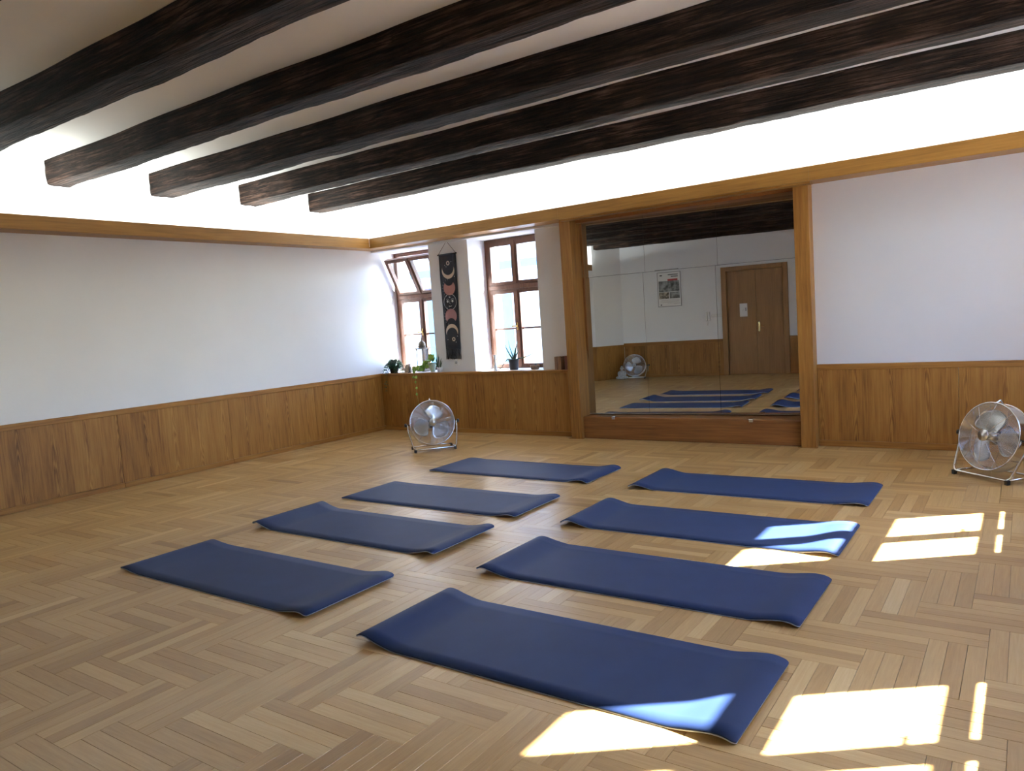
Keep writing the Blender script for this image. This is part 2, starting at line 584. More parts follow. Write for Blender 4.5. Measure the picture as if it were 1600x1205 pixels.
def plank_mesh(name, items):
    """items: (x0,x1,y0,y1,dz,vert,tone,seed)"""
    V, F, UV, T, S = [], [], [], [], []
    for x0, x1, y0, y1, dz, vert, tone, seed in items:
        vs, fs = plank_solid(x0, x1, y0, y1, dz)
        n = len(V)
        V += vs
        F += [tuple(i + n for i in f) for f in fs]
        for f in fs:
            for i in f:
                px, py = vs[i][0] - x0, vs[i][1] - y0
                UV += ([py, px] if vert else [px, py])
        T += [tone] * len(vs)
        S += [seed] * len(vs)
    me = bpy.data.meshes.new(name)
    me.from_pydata(V, [], F)
    uvl = me.uv_layers.new(name='UVMap')
    uvl.data.foreach_set('uv', UV)
    for nm, dat in (('tone', T), ('seed', S)):
        a = me.attributes.new(nm, 'FLOAT', 'POINT')
        a.data.foreach_set('value', dat)
    me.materials.append(M_parquet)
    me.update()
    return me


def tone_rand():
    t = rnd.gauss(0.50, 0.12)
    if rnd.random() < 0.12: t -= 0.13
    return min(0.95, max(0.08, t))


variants = [plank_mesh('plank', [(-LP / 2, LP / 2, -WP / 2, WP / 2, rnd.uniform(-0.0003, 0.0002), 0, tone_rand(), rnd.random())]) for _ in range(40)]
rest = []
for i, pl in enumerate(planks):
    x, y, w, h, vert, x0, x1, y0, y1 = pl
    if i in chosen:
        o = bpy.data.objects.new('plank', variants[rnd.randrange(len(variants))])
        C.objects.link(o)
        o.parent = floor
        o.location = (x + w / 2, y + h / 2, 0)
        o.rotation_euler = (rnd.uniform(-0.0012, 0.0012), rnd.uniform(-0.0006, 0.0006), (PI / 2 if vert else 0) + (PI if rnd.random() < 0.5 else 0))
    else:
        rest.append((x0, x1, y0, y1, rnd.uniform(-0.0003, 0.0002), vert, tone_rand(), rnd.random()))
po = bpy.data.objects.new('parquet_field', plank_mesh('parquet_field', rest))
C.objects.link(po)
po.parent = floor
po['kind'] = 'stuff'

# ------------------------------------------------------------------ walls and ceiling
ceiling = MB().box(-0.3, XR + 0.3, YD - 0.3, 0.9, ZC, ZC + 0.2).build('ceiling', M_ceil)
tag(ceiling, kind='structure')
wl = MB().box(-0.32, -0.02, YD - 0.3, 0.80, -0.1, ZC + 0.02)
wl.prism([(-0.03, -8.40), (0.27, -8.40), (0.69, YD - 0.02), (-0.03, YD - 0.02)], 0.0, ZC)
wall_left = wl.build('wall_left', M_wall)
tag(wall_left, kind='structure')
YO = 0.785    # outer face of the thick window wall
wbk = MB()
wbk.box(-0.05, 3.30, 0.03, YO, -0.1, 0.785)                       # under the windows
wbk.prism([(0.99, 0.10), (1.665, 0.10), (1.665, YO), (0.955, YO)], 0.785, 2.56)  # pier between the windows
wbk.prism([(2.73, 0.10), (3.38, 0.10), (3.38, YO), (2.63, YO)], 0.785, 2.56)
wbk.box(-0.05, XR + 0.05, 0.02, YO, 2.56, ZC)                     # lintel zone
wbk.box(3.30, 5.95, 0.36, YO, -0.1, 2.56)                         # recess behind the mirror
wbk.box(3.30, 3.36, 0.02, YO, -0.1, 2.56)
wbk.box(5.90, XR + 0.05, 0.02, YO, -0.1, 2.56)
wall_back = wbk.build('wall_back', M_wall)
tag(wall_back, kind='structure')

RW = [(-2.36, -0.86), (-4.94, -3.44)]     # window openings in the right wall
ZT = 2.56
XO = XR + 0.83
wr = MB()
wr.box(XR, XO, YD - 0.3, YO, -0.1, ZS)
wr.box(XR, 9.06, YD - 0.3, YO, ZT, ZC); wr.box(9.06, XO, YD - 0.3, YO, 2.86, ZC)
ys = [YD - 0.3] + [v for w in sorted(RW) for v in w] + [YO]
for a, b_ in zip(ys[0::2], ys[1::2]): wr.box(XR, 9.06, a, b_, ZS, ZT); wr.box(9.06, XO, a, b_, ZS, 2.86)
wall_right = wr.build('wall_right', M_wall)
tag(wall_right, kind='structure')
DX0, DX1, DZ = 3.10, 4.44, 2.44
wd = MB()
wd.box(-0.3, DX0, YD - 0.3, YD - 0.02, -0.1, ZC)
wd.box(DX1, XR + 0.3, YD - 0.3, YD - 0.02, -0.1, ZC)
wd.box(DX0, DX1, YD - 0.3, YD - 0.02, DZ, ZC)
wd.box(DX0, DX1, YD - 0.3, YD - 0.26, -0.1, DZ)
wall_front = wd.build('wall_front', M_wall)
tag(wall_front, kind='structure')


# wainscot pieces: panels are children of their wall, rails and plinths are the setting's trim and baseboards
def panels_y(parent, x0, x1, joints, mat, z0=0.055, z1=0.765):
    for a, b_ in zip(joints[:-1], joints[1:]):
        MB().box(x0, x1, a + 0.001, b_ - 0.001, z0, z1, 0.002).build('panel', mat, parent)


def panels_x(parent, y0, y1, joints, mat, z0=0.055, z1=0.765):
    for a, b_ in zip(joints[:-1], joints[1:]):
        MB().box(a + 0.001, b_ - 0.001, y0, y1, z0, z1, 0.002).build('panel', mat, parent)


trim_n = [0]
def trim(mb, mat):
    trim_n[0] += 1
    return tag(mb.build('trim_%d' % trim_n[0], mat), kind='structure')


panels_y(wall_left, -0.02, 0.0, [-8.40, -7.70, -6.42, -5.14, -3.857, -2.552, -1.26, 0.029], M_panel_y)
trim(MB().box(-0.02, 0.010, -8.40, -0.002, 0.765, ZS, 0.003), M_rail_y)
bl = MB()
for a, b_ in ((-8.40, -6.40), (-6.40, -3.857), (-3.857, -2.552), (-2.552, -0.002)): bl.box(-0.02, 0.012, a + 0.001, b_ - 0.001, 0.0, 0.055, 0.003)
tag(bl.build('baseboard_left', M_rail_y), kind='structure')
# window side of the back wall
panels_x(wall_back, 0.0, 0.03, [0.002, 0.353, 0.908, 1.562, 2.191, 2.768, 3.218], M_panel_x, z1=0.785)
bb = MB()
bb.box(0.013, 3.218, -0.010, 0.03, 0.0, 0.055, 0.003)
bb.box(6.012, XR, -0.010, 0.03, 0.0, 0.060, 0.003)
tag(bb.build('baseboard_back', M_rail_x), kind='structure')
panels_x(wall_back, 0.0, 0.02, [6.012, 7.225, XR], M_panel_x, z0=0.06)
trim(MB().box(6.012, XR, -0.008, 0.02, 0.765, ZS, 0.003), M_rail_x)
# sill board under both windows
sb = MB()
sb.box(0.011, 3.218, -0.012, 0.10, 0.785, ZS, 0.003)
trim(sb, M_sill)
sw = MB()
sw.box(-0.02, 0.99, 0.10, 0.50, 0.785, ZS - 0.001)
sw.box(1.665, 2.73, 0.10, 0.50, 0.785, ZS - 0.001)
trim(sw, plain('white_sill_paint', (0.78, 0.77, 0.75), 0.5))
# right and door wall
panels_y(wall_right, XR - 0.02, XR, [YD, -7.9, -6.6, -5.3, -4.0, -2.7, -1.4, -0.012], M_panel_y)
trim(MB().box(XR - 0.03, XR, YD, -0.012, 0.765, ZS - 0.002, 0.003), M_rail_y)
tag(MB().box(XR - 0.03, XR, YD, -0.012, 0, 0.055, 0.003).build('baseboard_right', M_rail_y), kind='structure')
panels_x(wall_front, YD - 0.02, YD, [0.71, 1.80, 2.96, DX0 - 0.06], M_panel_x)
panels_x(wall_front, YD - 0.02, YD, [DX1 + 0.06, 4.72, 5.9, 7.2, XR - 0.03], M_panel_x)
trim(MB().box(0.70, DX0 - 0.06, YD - 0.02, YD + 0.012, 0.765, ZS + 0.03, 0.003).box(DX1 + 0.06, XR - 0.03, YD - 0.02, YD + 0.012, 0.765, ZS + 0.03, 0.003), M_rail_x)
tag(MB().box(0.71, DX0 - 0.06, YD - 0.02, YD + 0.012, 0, 0.055, 0.003).box(DX1 + 0.06, XR - 0.03, YD - 0.02, YD + 0.012, 0, 0.055, 0.003).build('baseboard_front', M_rail_x), kind='structure')
# corner pier wainscot
pw = MB().prism([(-0.02, -8.385), (0.285, -8.385), (0.705, YD), (0.69, YD), (0.27, -8.398), (-0.02, -8.398)], 0.0, 0.80)
pw.prism([(-0.02, -8.375), (0.293, -8.375), (0.715, YD), (0.69, YD), (0.27, -8.398), (-0.02, -8.398)], 0.765, ZS)
trim(pw, M_panel_x)

# cornice (light cove) along the left and the back wall: front board, bottom board
def cornice_left():
    m = MB()
    m.box(0.255, 0.2747, -8.38, -0.2906, 2.579, 2.7136, 0.002)
    m.box(-0.02, 0.255, -8.38, 0.02, 2.585, 2.605)
    return trim(m, M_corn_y)
def cornice_back():
    m = MB()
    for a, b_ in ((0.2747, 3.302), (3.302, 6.058), (6.058, XR)):
        m.box(a + 0.0006, b_ - 0.0006, -0.2906, -0.271, 2.579, 2.7136, 0.002)
    m.box(0.256, XR, -0.271, 0.03, 2.585, 2.605)
    m.box(3.302, 6.058, -0.262, -0.14, 2.560, 2.585, 0.002)
    return trim(m, M_corn_x)
cornice_left(); cornice_back()

# the two posts beside the mirror
for x0, x1 in ((3.219, 3.365), (5.870, 6.011)):
    p = MB()
    p.box(x0, x1, -0.132, 0.36, 0.0, 2.584, 0.003)
    p.box(x0 - 0.03, x1 + 0.012, -0.150, -0.10, -0.004, 0.004)
    trim(p, M_post)


# ------------------------------------------------------------------ windows
def make_window(name, T, W, z0, z1, zt0, zt1, hopper=0.0, bar=0.0, upper=None):
    """u = along the wall, v = depth outwards (0 = frame face), z up. T maps (u,v,z) to the world"""
    root = empty(name)
    tag(root, kind='structure')
    f = MB()
    e = 0.052
    f.box(0, e, 0, 0.075, z0, z1); f.box(W - e, W, 0, 0.075, z0, z1)
    f.box(e, W - e, 0, 0.075, z1 - e, z1); f.box(e, W - e, 0, 0.075, z0, z0 + 0.02)
    f.box(e, W - e, 0.0, 0.075, zt0 + 0.012, zt1 - 0.035)
    f.box(e, W - e, -0.018, 0.0, zt0 + 0.035, zt1 - 0.05, 0.003)
    f.build('window_frame', M_win, root, T=T)
    mid = W / 2
    gl0, gl1 = 0.103, W / 2 - 0.055
    # two lower casements
    for s, (a, b_) in enumerate(((e, mid), (mid, W - e))):
        ga, gb = (a + 0.05, b_ - 0.05)
        sash = MB()
        sash.box(a, ga, -0.012, 0.05, z0 + 0.02, zt0 + 0.012); sash.box(gb, b_, -0.012, 0.05, z0 + 0.02, zt0 + 0.012)
        sash.box(ga, gb, -0.012, 0.05, z0 + 0.02, z0 + 0.058); sash.box(ga, gb, -0.012, 0.05, zt0 - 0.02, zt0 + 0.012)
        zb = (z0 + 0.058 + zt0 - 0.02) / 2
        sash.box(ga, gb, 0.0, 0.04, zb - 0.012 - bar, zb + 0.012)
        if s == 0:
            sash.box(b_ - 0.02, b_ + 0.02, -0.024, -0.012, z0 + 0.02, zt0 + 0.005)
        so = sash.build('casement', M_win, root, T=T)
        MB().box(ga, gb, 0.018, 0.024, z0 + 0.058, zb - 0.012 - bar).build('pane', M_glass, so, T=T)
        MB().box(ga, gb, 0.018, 0.024, zb + 0.012, zt0 - 0.02).build('pane', M_glass, so, T=T)
    h = MB()
    h.box(mid - 0.01, mid + 0.01, -0.032, -0.024, 1.33, 1.43)
    h.box(mid - 0.008, mid + 0.008, -0.06, -0.032, 1.375, 1.39)
    h.box(mid - 0.075, mid + 0.008, -0.066, -0.056, 1.372, 1.392, 0.002)
    h.build('window_handle', M_brass, root, T=T)
    # upper light, hinged at its foot
    z_h = zt1 - 0.035
    up = MB()
    a, b_ = e, W - e
    (p0, p1), (p2, p3) = upper or ((a + 0.05, mid - 0.05), (mid + 0.05, b_ - 0.05))
    up.box(a, p0, -0.012, 0.05, z_h, z1 - 0.045); up.box(p3, b_, -0.012, 0.05, z_h, z1 - 0.045)
    up.box(p0, p3, -0.012, 0.05, z_h, zt1); up.box(p0, p3, -0.012, 0.05, z1 - 0.095, z1 - 0.045)
    up.box(p1, p2, -0.012, 0.05, zt1, z1 - 0.095)
    pm = (p1 + p2) / 2
    up.box(pm - 0.018, pm + 0.018, -0.024, -0.012, z_h, z1 - 0.045)
    H = Matrix.Translation((0, 0, z_h)) @ Matrix.Rotation(hopper, 4, 'X') @ Matrix.Translation((0, 0, -z_h))
    uo = up.build('upper_light', M_win, root, T=T @ H)
    MB().box(p0, p1, 0.018, 0.024, zt1, z1 - 0.095).build('pane', M_glass, uo, T=T @ H)
    MB().box(p2, p3, 0.018, 0.024, zt1, z1 - 0.095).build('pane', M_glass, uo, T=T @ H)
    return root


Tb1 = Matrix.Translation((-0.018, 0.48, 0))
Tb2 = Matrix.Translation((1.662, 0.48, 0))
make_window('window_1', Tb1, 0.972, ZS, 2.557, 1.845, 1.985, hopper=math.radians(27))
make_window('window_2', Tb2, 0.972, ZS, 2.557, 1.845, 1.985)
XG = 8.975
for i, (a, b_) in enumerate(RW):
    T = Matrix(((0, 1, 0, XG), (-1, 0, 0, b_), (0, 0, 1, 0), (0, 0, 0, 1)))
    make_window('window_%d' % (3 + i), T, b_ - a, ZS, 2.557, 1.845, 1.985, bar=0.035, upper=((0.205, 0.58), (0.72, 1.10)))
    portal('sky_portal', (XG + 0.1, (a + b_) / 2, 1.69), (0, 1, 0), (-1, 0, 0), b_ - a, 1.73)
portal('sky_portal', (0.47, 0.60, 1.69), (1, 0, 0), (0, -1, 0), 0.97, 1.73)
portal('sky_portal', (2.15, 0.60, 1.69), (1, 0, 0), (0, -1, 0), 0.97, 1.73)

# ------------------------------------------------------------------ outside: street and the house across
ground = MB().box(-60, 60, -60, 60, -4.3, -4.0).build('street_ground', plain('street_paving', (0.35, 0.34, 0.32), 0.9, noise=0.1, nscale=2))
tag(ground, kind='structure')
hb = empty('house_across_street', (0, 8.5, -4.0))
tag(hb, 'pale rendered house across the street seen through the two windows', 'building')
M_render = plain('pale_render', (0.80, 0.80, 0.78), 0.9, noise=0.05, nscale=3)
M_blue = plain('blue_grey_shutter_and_shade', (0.09, 0.20, 0.25), 0.6)  # shutter paint, also the painted shade of the string course
MB().box(-17, 2.5, 0, 4, 0, 13.6).box(-17, 2.5, -0.12, 0, 3.9, 4.15).build('facade_wall', M_render, hb)
MB().box(-17.2, 2.7, -0.35, 4.2, 13.6, 13.9).build('roof', plain('grey_roof', (0.2, 0.19, 0.19), 0.8), hb)
M_curtain = plain('curtained_glass', (0.72, 0.74, 0.74), 0.3)
MB().box(-17, 2.5, -0.10, 0, 6.82, 7.02).build('string_course_shade', M_blue, hb)  # shadow along the ledge, painted as a blue-grey band
for fx in (-15.8, -11.45, -7.1, -2.75):
    for fz in (0.9, 4.3, 8.2):
        wf = MB().box(fx - 0.65, fx + 0.65, -0.07, 0.0, fz - 0.08, fz).box(fx - 0.65, fx - 0.55, -0.05, 0, fz, fz + 1.9).box(fx + 0.55, fx + 0.65, -0.05, 0, fz, fz + 1.9).box(fx - 0.65, fx + 0.65, -0.05, 0, fz + 1.9, fz + 2.0)
        w_ = wf.build('window', M_render, hb)
        MB().box(fx - 0.55, fx + 0.55, -0.02, 0.0, fz, fz + 1.9).build('pane', M_curtain, w_)
        for sx in (-1, 1):
            MB().box(fx + sx * 0.66, fx + sx * 0.96, -0.06, -0.01, fz, fz + 1.9).build('shutter', M_blue, w_)

# ------------------------------------------------------------------ ceiling beams, rough-hewn
BEAMS = [((-1.045, -0.800), (-1.10, -0.86)), ((-2.110, -1.865), (-2.25, -2.03)), ((-3.215, -2.935), (-3.25, -2.965)),
         ((-4.262, -4.045), (-4.29, -4.085)), ((-5.345, -5.075), (-5.36, -5.10)), ((-6.42, -6.15), (-6.43, -6.16)),
         ((-7.48, -7.23), (-7.49, -7.24)), ((-8.60, -8.33), (-8.60, -8.33))]
ORD = ['first', 'second', 'third', 'fourth', 'fifth', 'sixth', 'seventh', 'eighth']
EXTRA = ['nearest the mirror wall, at the edge of the lit cove', 'with a thin pale ceiling strip in front of it', 'in the middle of the picture',
         'with a wide pale bay behind it', 'crossing the top left corner of the picture', 'behind the camera, seen in the mirror', 'behind the camera, seen in the mirror', 'next to the door wall, seen in the mirror']
from mathutils import noise as mnoise
for bi, ((a0, a1), (c0, c1)) in enumerate(BEAMS):
    nx, ny, nz = 150, 7, 7
    zb, zt = 3.058, ZC + 0.01
    ring = [(-1 + 2 * i / ny, -1) for i in range(ny)] + [(1, -1 + 2 * i / nz) for i in range(nz)] + [(1 - 2 * i / ny, 1) for i in range(ny)] + [(-1, 1 - 2 * i / nz) for i in range(nz)]
    vs, fs = [], []
    x_a = -0.02 if bi < 7 else 0.35
    for ix in range(nx + 1):
        t = ix / nx
        x = x_a + (XR - x_a) * t
        y0, y1 = a0 + (c0 - a0) * t, a1 + (c1 - a1) * t
        cy, hy = (y0 + y1) / 2, (y1 - y0) / 2
        wob = 0.010 * math.sin(x * 1.7 + bi * 2.1) + 0.006 * math.sin(x * 4.3 + bi)
        for u, w in ring:
            # softened arris
            k = 1 - 0.045 * (abs(u) ** 8) * (abs(w) ** 8)
            p = Vector((x, cy + wob + u * hy * k, (zb + zt) / 2 + w * (zt - zb) / 2 * k))
            n = mnoise.noise(Vector((x * 1.6, p.y * 14 + bi * 9, p.z * 14))) * 0.008 + mnoise.noise(Vector((x * 7, p.y * 30 + bi * 5, p.z * 30))) * 0.004
            if w > 0.9: n *= 0.2
            p += Vector((0, u, w * (1 if w < 0 else 0))) * n
            vs.append(p)
    R = len(ring)
    for ix in range(nx):
        for k in range(R):
            fs.append((ix * R + k, ix * R + (k + 1) % R, (ix + 1) * R + (k + 1) % R, (ix + 1) * R + k))
    fs.append(tuple(range(R))[::-1]); fs.append(tuple(nx * R + k for k in range(R)))
    o = MB().add(vs, fs, False).build('ceiling_beam', M_beam)
    tag(o, 'rough dark timber ceiling beam, %s from the mirror wall, %s' % (ORD[bi], EXTRA[bi]), 'beam', 'ceiling beams')
    o['label'] = 'rough dark ceiling beam, %s counted from the mirror wall' % ORD[bi]

# ------------------------------------------------------------------ mirror wall piece
TILT_Y = math.radians(3.7)
mir = empty('wall_mirror', (4.6, 0.17, 0.0))
tag(mir, 'large wall mirror of six panes in an oak frame between two posts', 'mirror')
xs_top = [3.355, 4.155, 4.985, 5.80]
xs_bot = [3.355, 4.125, 4.955, 5.80]
ZM0, ZMS, ZM1 = 0.282, 1.905, 2.545
def pane(x0, x1, z0, z1, pitch, yaw_off=0.0):
    o = MB().box(x0 - 4.6 + 0.0012, x1 - 4.6 - 0.0012, 0.0, 0.005, z0 + 0.0012, z1 - 0.0012)
    cx, cz = (x0 + x1) / 2 - 4.6, (z0 + z1) / 2
    ang = TILT_Y
    R = Matrix.Rotation(ang, 4, 'Z')
    P = Matrix.Translation((cx, 0, cz)) @ Matrix.Rotation(yaw_off, 4, 'Z') @ Matrix.Rotation(pitch, 4, 'X') @ Matrix.Translation((-cx, 0, -cz))
    return o.build('mirror_pane', M_mirror, mir, T=R @ P)
PB, PT = -math.radians(0.45), -math.radians(0.25)
for i in range(3):
    pane(xs_bot[i], xs_bot[i + 1], ZM0, ZMS, PB, math.radians((0.05, -0.05, -0.15)[i]))
    pane(xs_top[i], xs_top[i + 1], ZMS, ZM1, PT, math.radians((0.0, 0.06, 0.0)[i]))
# metal edge strips, header board, side frames, base board, ledge
MB().box(-1.30, 1.25, 0.03, 0.045, ZM0 - 0.02, ZM1 + 0.02).build('backing_board', M_black, mir, T=Matrix.Rotation(TILT_Y, 4, 'Z'))
MB().box(-1.250, -1.238, -0.006, 0.006, ZM0, ZM1).box(-1.25, 1.2, -0.006, 0.004, ZM0 - 0.010, ZM0).build('edge_strip', M_steel, mir, T=Matrix.Rotation(TILT_Y, 4, 'Z'))
MB().box(-1.235, 1.27, -0.17, 0.15, 2.500, 2.578, 0.002).build('header_board', M_redwood, mir, T=Matrix.Translation((0, -0.0, 0.045)))
MB().box(-1.235, -1.205, -0.06, 0.15, 0.27, 2.56, 0.002).build('side_frame', M_redpost, mir, T=Matrix.Translation((0, -0.02, 0)))
MB().box(1.240, 1.27, -0.02, 0.15, 0.27, 2.56, 0.002).build('side_frame', M_redpost, mir)
MB().box(-1.235, 1.27, -0.25, -0.21, 0.002, 0.255, 0.003).build('base_board', M_redwood, mir)
MB().box(-1.235, 1.27, -0.245, 0.15, 0.235, 0.262, 0.003).build('ledge', M_redwood, mir)
for cx in (3.765, 5.36):
    c = MB().box(cx - 4.6 - 0.022, cx - 4.6 + 0.022, -0.258, -0.249, 0.235, 0.268, 0.002).box(cx - 4.6 - 0.022, cx - 4.6 + 0.022, -0.255, -0.20, 0.262, 0.268, 0.001)
    c.build('mirror_clip', M_chrome, mir)

# ------------------------------------------------------------------ door, behind the camera (seen in the mirror)
door = empty('door_1', (0, 0, 0))
tag(door, kind='structure')
fr = MB()
fr.box(DX0 - 0.06, DX0 + 0.05, YD - 0.03, YD + 0.02, 0, DZ + 0.05, 0.003); fr.box(DX1 - 0.05, DX1 + 0.06, YD - 0.03, YD + 0.02, 0, DZ + 0.05, 0.003)
fr.box(DX0 + 0.05, DX1 - 0.05, YD - 0.03, YD + 0.02, DZ - 0.05, DZ + 0.05, 0.003)
fr.box(DX0, DX0 + 0.05, YD - 0.16, YD - 0.03, 0, DZ); fr.box(DX1 - 0.05, DX1, YD - 0.16, YD - 0.03, 0, DZ); fr.box(DX0 + 0.05, DX1 - 0.05, YD - 0.16, YD - 0.03, DZ - 0.05, DZ)
fr.build('door_frame', M_door, door)
dm = 3.79
for a, b_ in ((DX0 + 0.05, dm), (dm, DX1 - 0.05)):
    lf = MB().box(a + 0.002, b_ - 0.002, YD - 0.12, YD - 0.08, 0.006, DZ - 0.053, 0.002).build('door_leaf', M_door, door)
    if a == dm:
        MB().box(dm + 0.035, dm + 0.075, YD - 0.08, YD - 0.072, 0.98, 1.20, 0.002).tube([(dm + 0.055, YD - 0.072, 1.09), (dm + 0.055, YD - 0.02, 1.09), (dm + 0.17, YD - 0.02, 1.09)], 0.009).build('door_handle', M_brass, lf)
note = empty('paper_notice', (3.51, YD - 0.078, 1.335))
tag(note, 'white paper notice taped to the left leaf of the double door', 'notice')
MB().box(-0.085, 0.085, -0.001, 0.001, 0, 0.30).build('sheet', M_paper, note)
M_ink = plain('grey_ink', (0.12, 0.12, 0.13), 0.8)
MB().box(0.040, 0.062, 0.001, 0.0018, 0.13, 0.165).box(0.040, 0.062, 0.001, 0.0018, 0.172, 0.20).tube([(-0.03, 0.0015, 0.12), (0.02, 0.0015, 0.19)], 0.0012, 4).build('printed_mark', M_ink, note)

# framed poster on the door wall (its writing is too small to read in the photo: rows of print only)
ps = empty('framed_poster', (1.855, YD - 0.02, 1.690))
tag(ps, 'framed printed poster with grey photographs and red banner on the door wall', 'poster')
PW, PH = 0.27, 0.80
MB().box(-PW, PW, 0, 0.012, 0, PH).build('sheet', M_paper, ps)
fm = MB()
fm.box(-PW - 0.012, -PW, 0, 0.02, -0.012, PH + 0.012); fm.box(PW, PW + 0.012, 0, 0.02, -0.012, PH + 0.012)
fm.box(-PW, PW, 0, 0.02, -0.012, 0); fm.box(-PW, PW, 0, 0.02, PH, PH + 0.012)
fm.build('poster_frame', plain('grey_metal_frame', (0.25, 0.25, 0.26), 0.4, 0.6), ps)


def photo_mat(name, c1, c2, scale):
    m, nt, b = new_mat(name)
    tc = N(nt, 'ShaderNodeTexCoord')
    nz = N(nt, 'ShaderNodeTexNoise'); nz.inputs['Scale'].default_value = scale; nz.inputs['Detail'].default_value = 6
    nt.links.new(tc.outputs['Object'], nz.inputs['Vector'])
    nt.links.new(ramp(nt, nz.outputs['Fac'], [(0.35, c1), (0.62, c2)]), b.inputs['Base Color'])
    b.inputs['Roughness'].default_value = 0.5
    return m


Mp1 = photo_mat('grey_photo_print', (0.03, 0.035, 0.03), (0.35, 0.36, 0.36), 9)
Mp2 = photo_mat('brown_photo_print', (0.04, 0.03, 0.02), (0.45, 0.40, 0.32), 14)
MB().box(-0.25, 0.25, 0.012, 0.0130, 0.345, 0.60).build('photo_print', Mp1, ps)
MB().box(0.008, 0.25, 0.012, 0.0130, 0.18, 0.335).build('photo_print', Mp1, ps)
MB().box(-0.25, -0.008, 0.012, 0.0130, 0.18, 0.335).build('photo_print', Mp2, ps)
MB().box(-0.03, 0.21, 0.013, 0.0136, 0.60, 0.645).build('red_banner', plain('red_print', (0.45, 0.05, 0.05), 0.6), ps)
tx = MB()
tx.box(-0.02, 0.22, 0.012, 0.0126, 0.735, 0.755); tx.box(0.05, 0.22, 0.012, 0.0126, 0.69, 0.712)
for k, (a, b_) in enumerate(((-0.20, 0.24), (-0.22, 0.24), (-0.22, 0.24), (-0.05, 0.24), (0.10, 0.24))):
    tx.box(a, b_, 0.012, 0.0124, 0.145 - k * 0.025, 0.149 - k * 0.025)
tx.box(-0.22, -0.19, 0.012, 0.0126, 0.02, 0.05); tx.box(-0.22, -0.16, 0.012, 0.0126, 0.72, 0.75)
tag(tx.build('printed_rows', M_ink, ps), kind='stuff')

ic = empty('intercom_handset', (2.74, YD - 0.02, 1.28))
tag(ic, 'white wall intercom handset between poster and double door', 'intercom')
MB().box(-0.05, 0.05, 0, 0.03, 0, 0.21, 0.005).build('base_plate', M_whitep, ic)
MB().box(-0.045, -0.003, 0.03, 0.062, 0.0, 0.21, 0.006).build('handset', M_whitep, ic)
pts = [(-0.025 + 0.012 * math.sin(k * 0.9), 0.03 + 0.006 * math.cos(k * 0.9), -0.0 - 0.11 * math.sin(PI * k / 40)) if False else (-0.02 + 0.03 * (k / 40), 0.02, -0.10 * math.sin(PI * k / 40)) for k in range(41)]
MB().tube(pts, 0.004, 6).build('cord', M_whitep, ic)
sw3 = empty('light_switch', (2.93, YD - 0.02, 1.36))
tag(sw3, 'white triple light switch plate left of the double door', 'switch')
MB().box(-0.11, 0.11, 0, 0.010, 0, 0.08, 0.003).build('plate', M_whitep, sw3)
for k in (-1, 0, 1): MB().box(k * 0.07 - 0.027, k * 0.07 + 0.027, 0.010, 0.016, 0.012, 0.068, 0.002).build('rocker', M_whitep, sw3)

# ------------------------------------------------------------------ yoga mats
def mat_material(name, col):
    m, nt, b = new_mat(name)
    tc = N(nt, 'ShaderNodeTexCoord')
    n1 = N(nt, 'ShaderNodeTexNoise'); n1.inputs['Scale'].default_value = 5; n1.inputs['Detail'].default_value = 5
    n2 = N(nt, 'ShaderNodeTexNoise'); n2.inputs['Scale'].default_value = 380; n2.inputs['Detail'].default_value = 2
    nt.links.new(tc.outputs['Object'], n1.inputs['Vector']); nt.links.new(tc.outputs['Object'], n2.inputs['Vector'])
    nt.links.new(ramp(nt, n1.outputs['Fac'], [(0.3, tuple(c * 0.92 for c in col)), (0.75, tuple(c * 1.10 for c in col))]), b.inputs['Base Color'])
    b.inputs['Roughness'].default_value = 0.58
    b.inputs['Specular IOR Level'].default_value = 0.12
    bp = N(nt, 'ShaderNodeBump'); bp.inputs['Strength'].default_value = 0.10; bp.inputs['Distance'].default_value = 0.0015
    nt.links.new(n2.outputs['Fac'], bp.inputs['Height'])
    nt.links.new(bp.outputs['Normal'], b.inputs['Normal'])
    return m


M_mat_top = mat_material('mat_navy', (0.018, 0.035, 0.100))
M_mat_edge = mat_material('mat_pale_edge', (0.40, 0.48, 0.66))


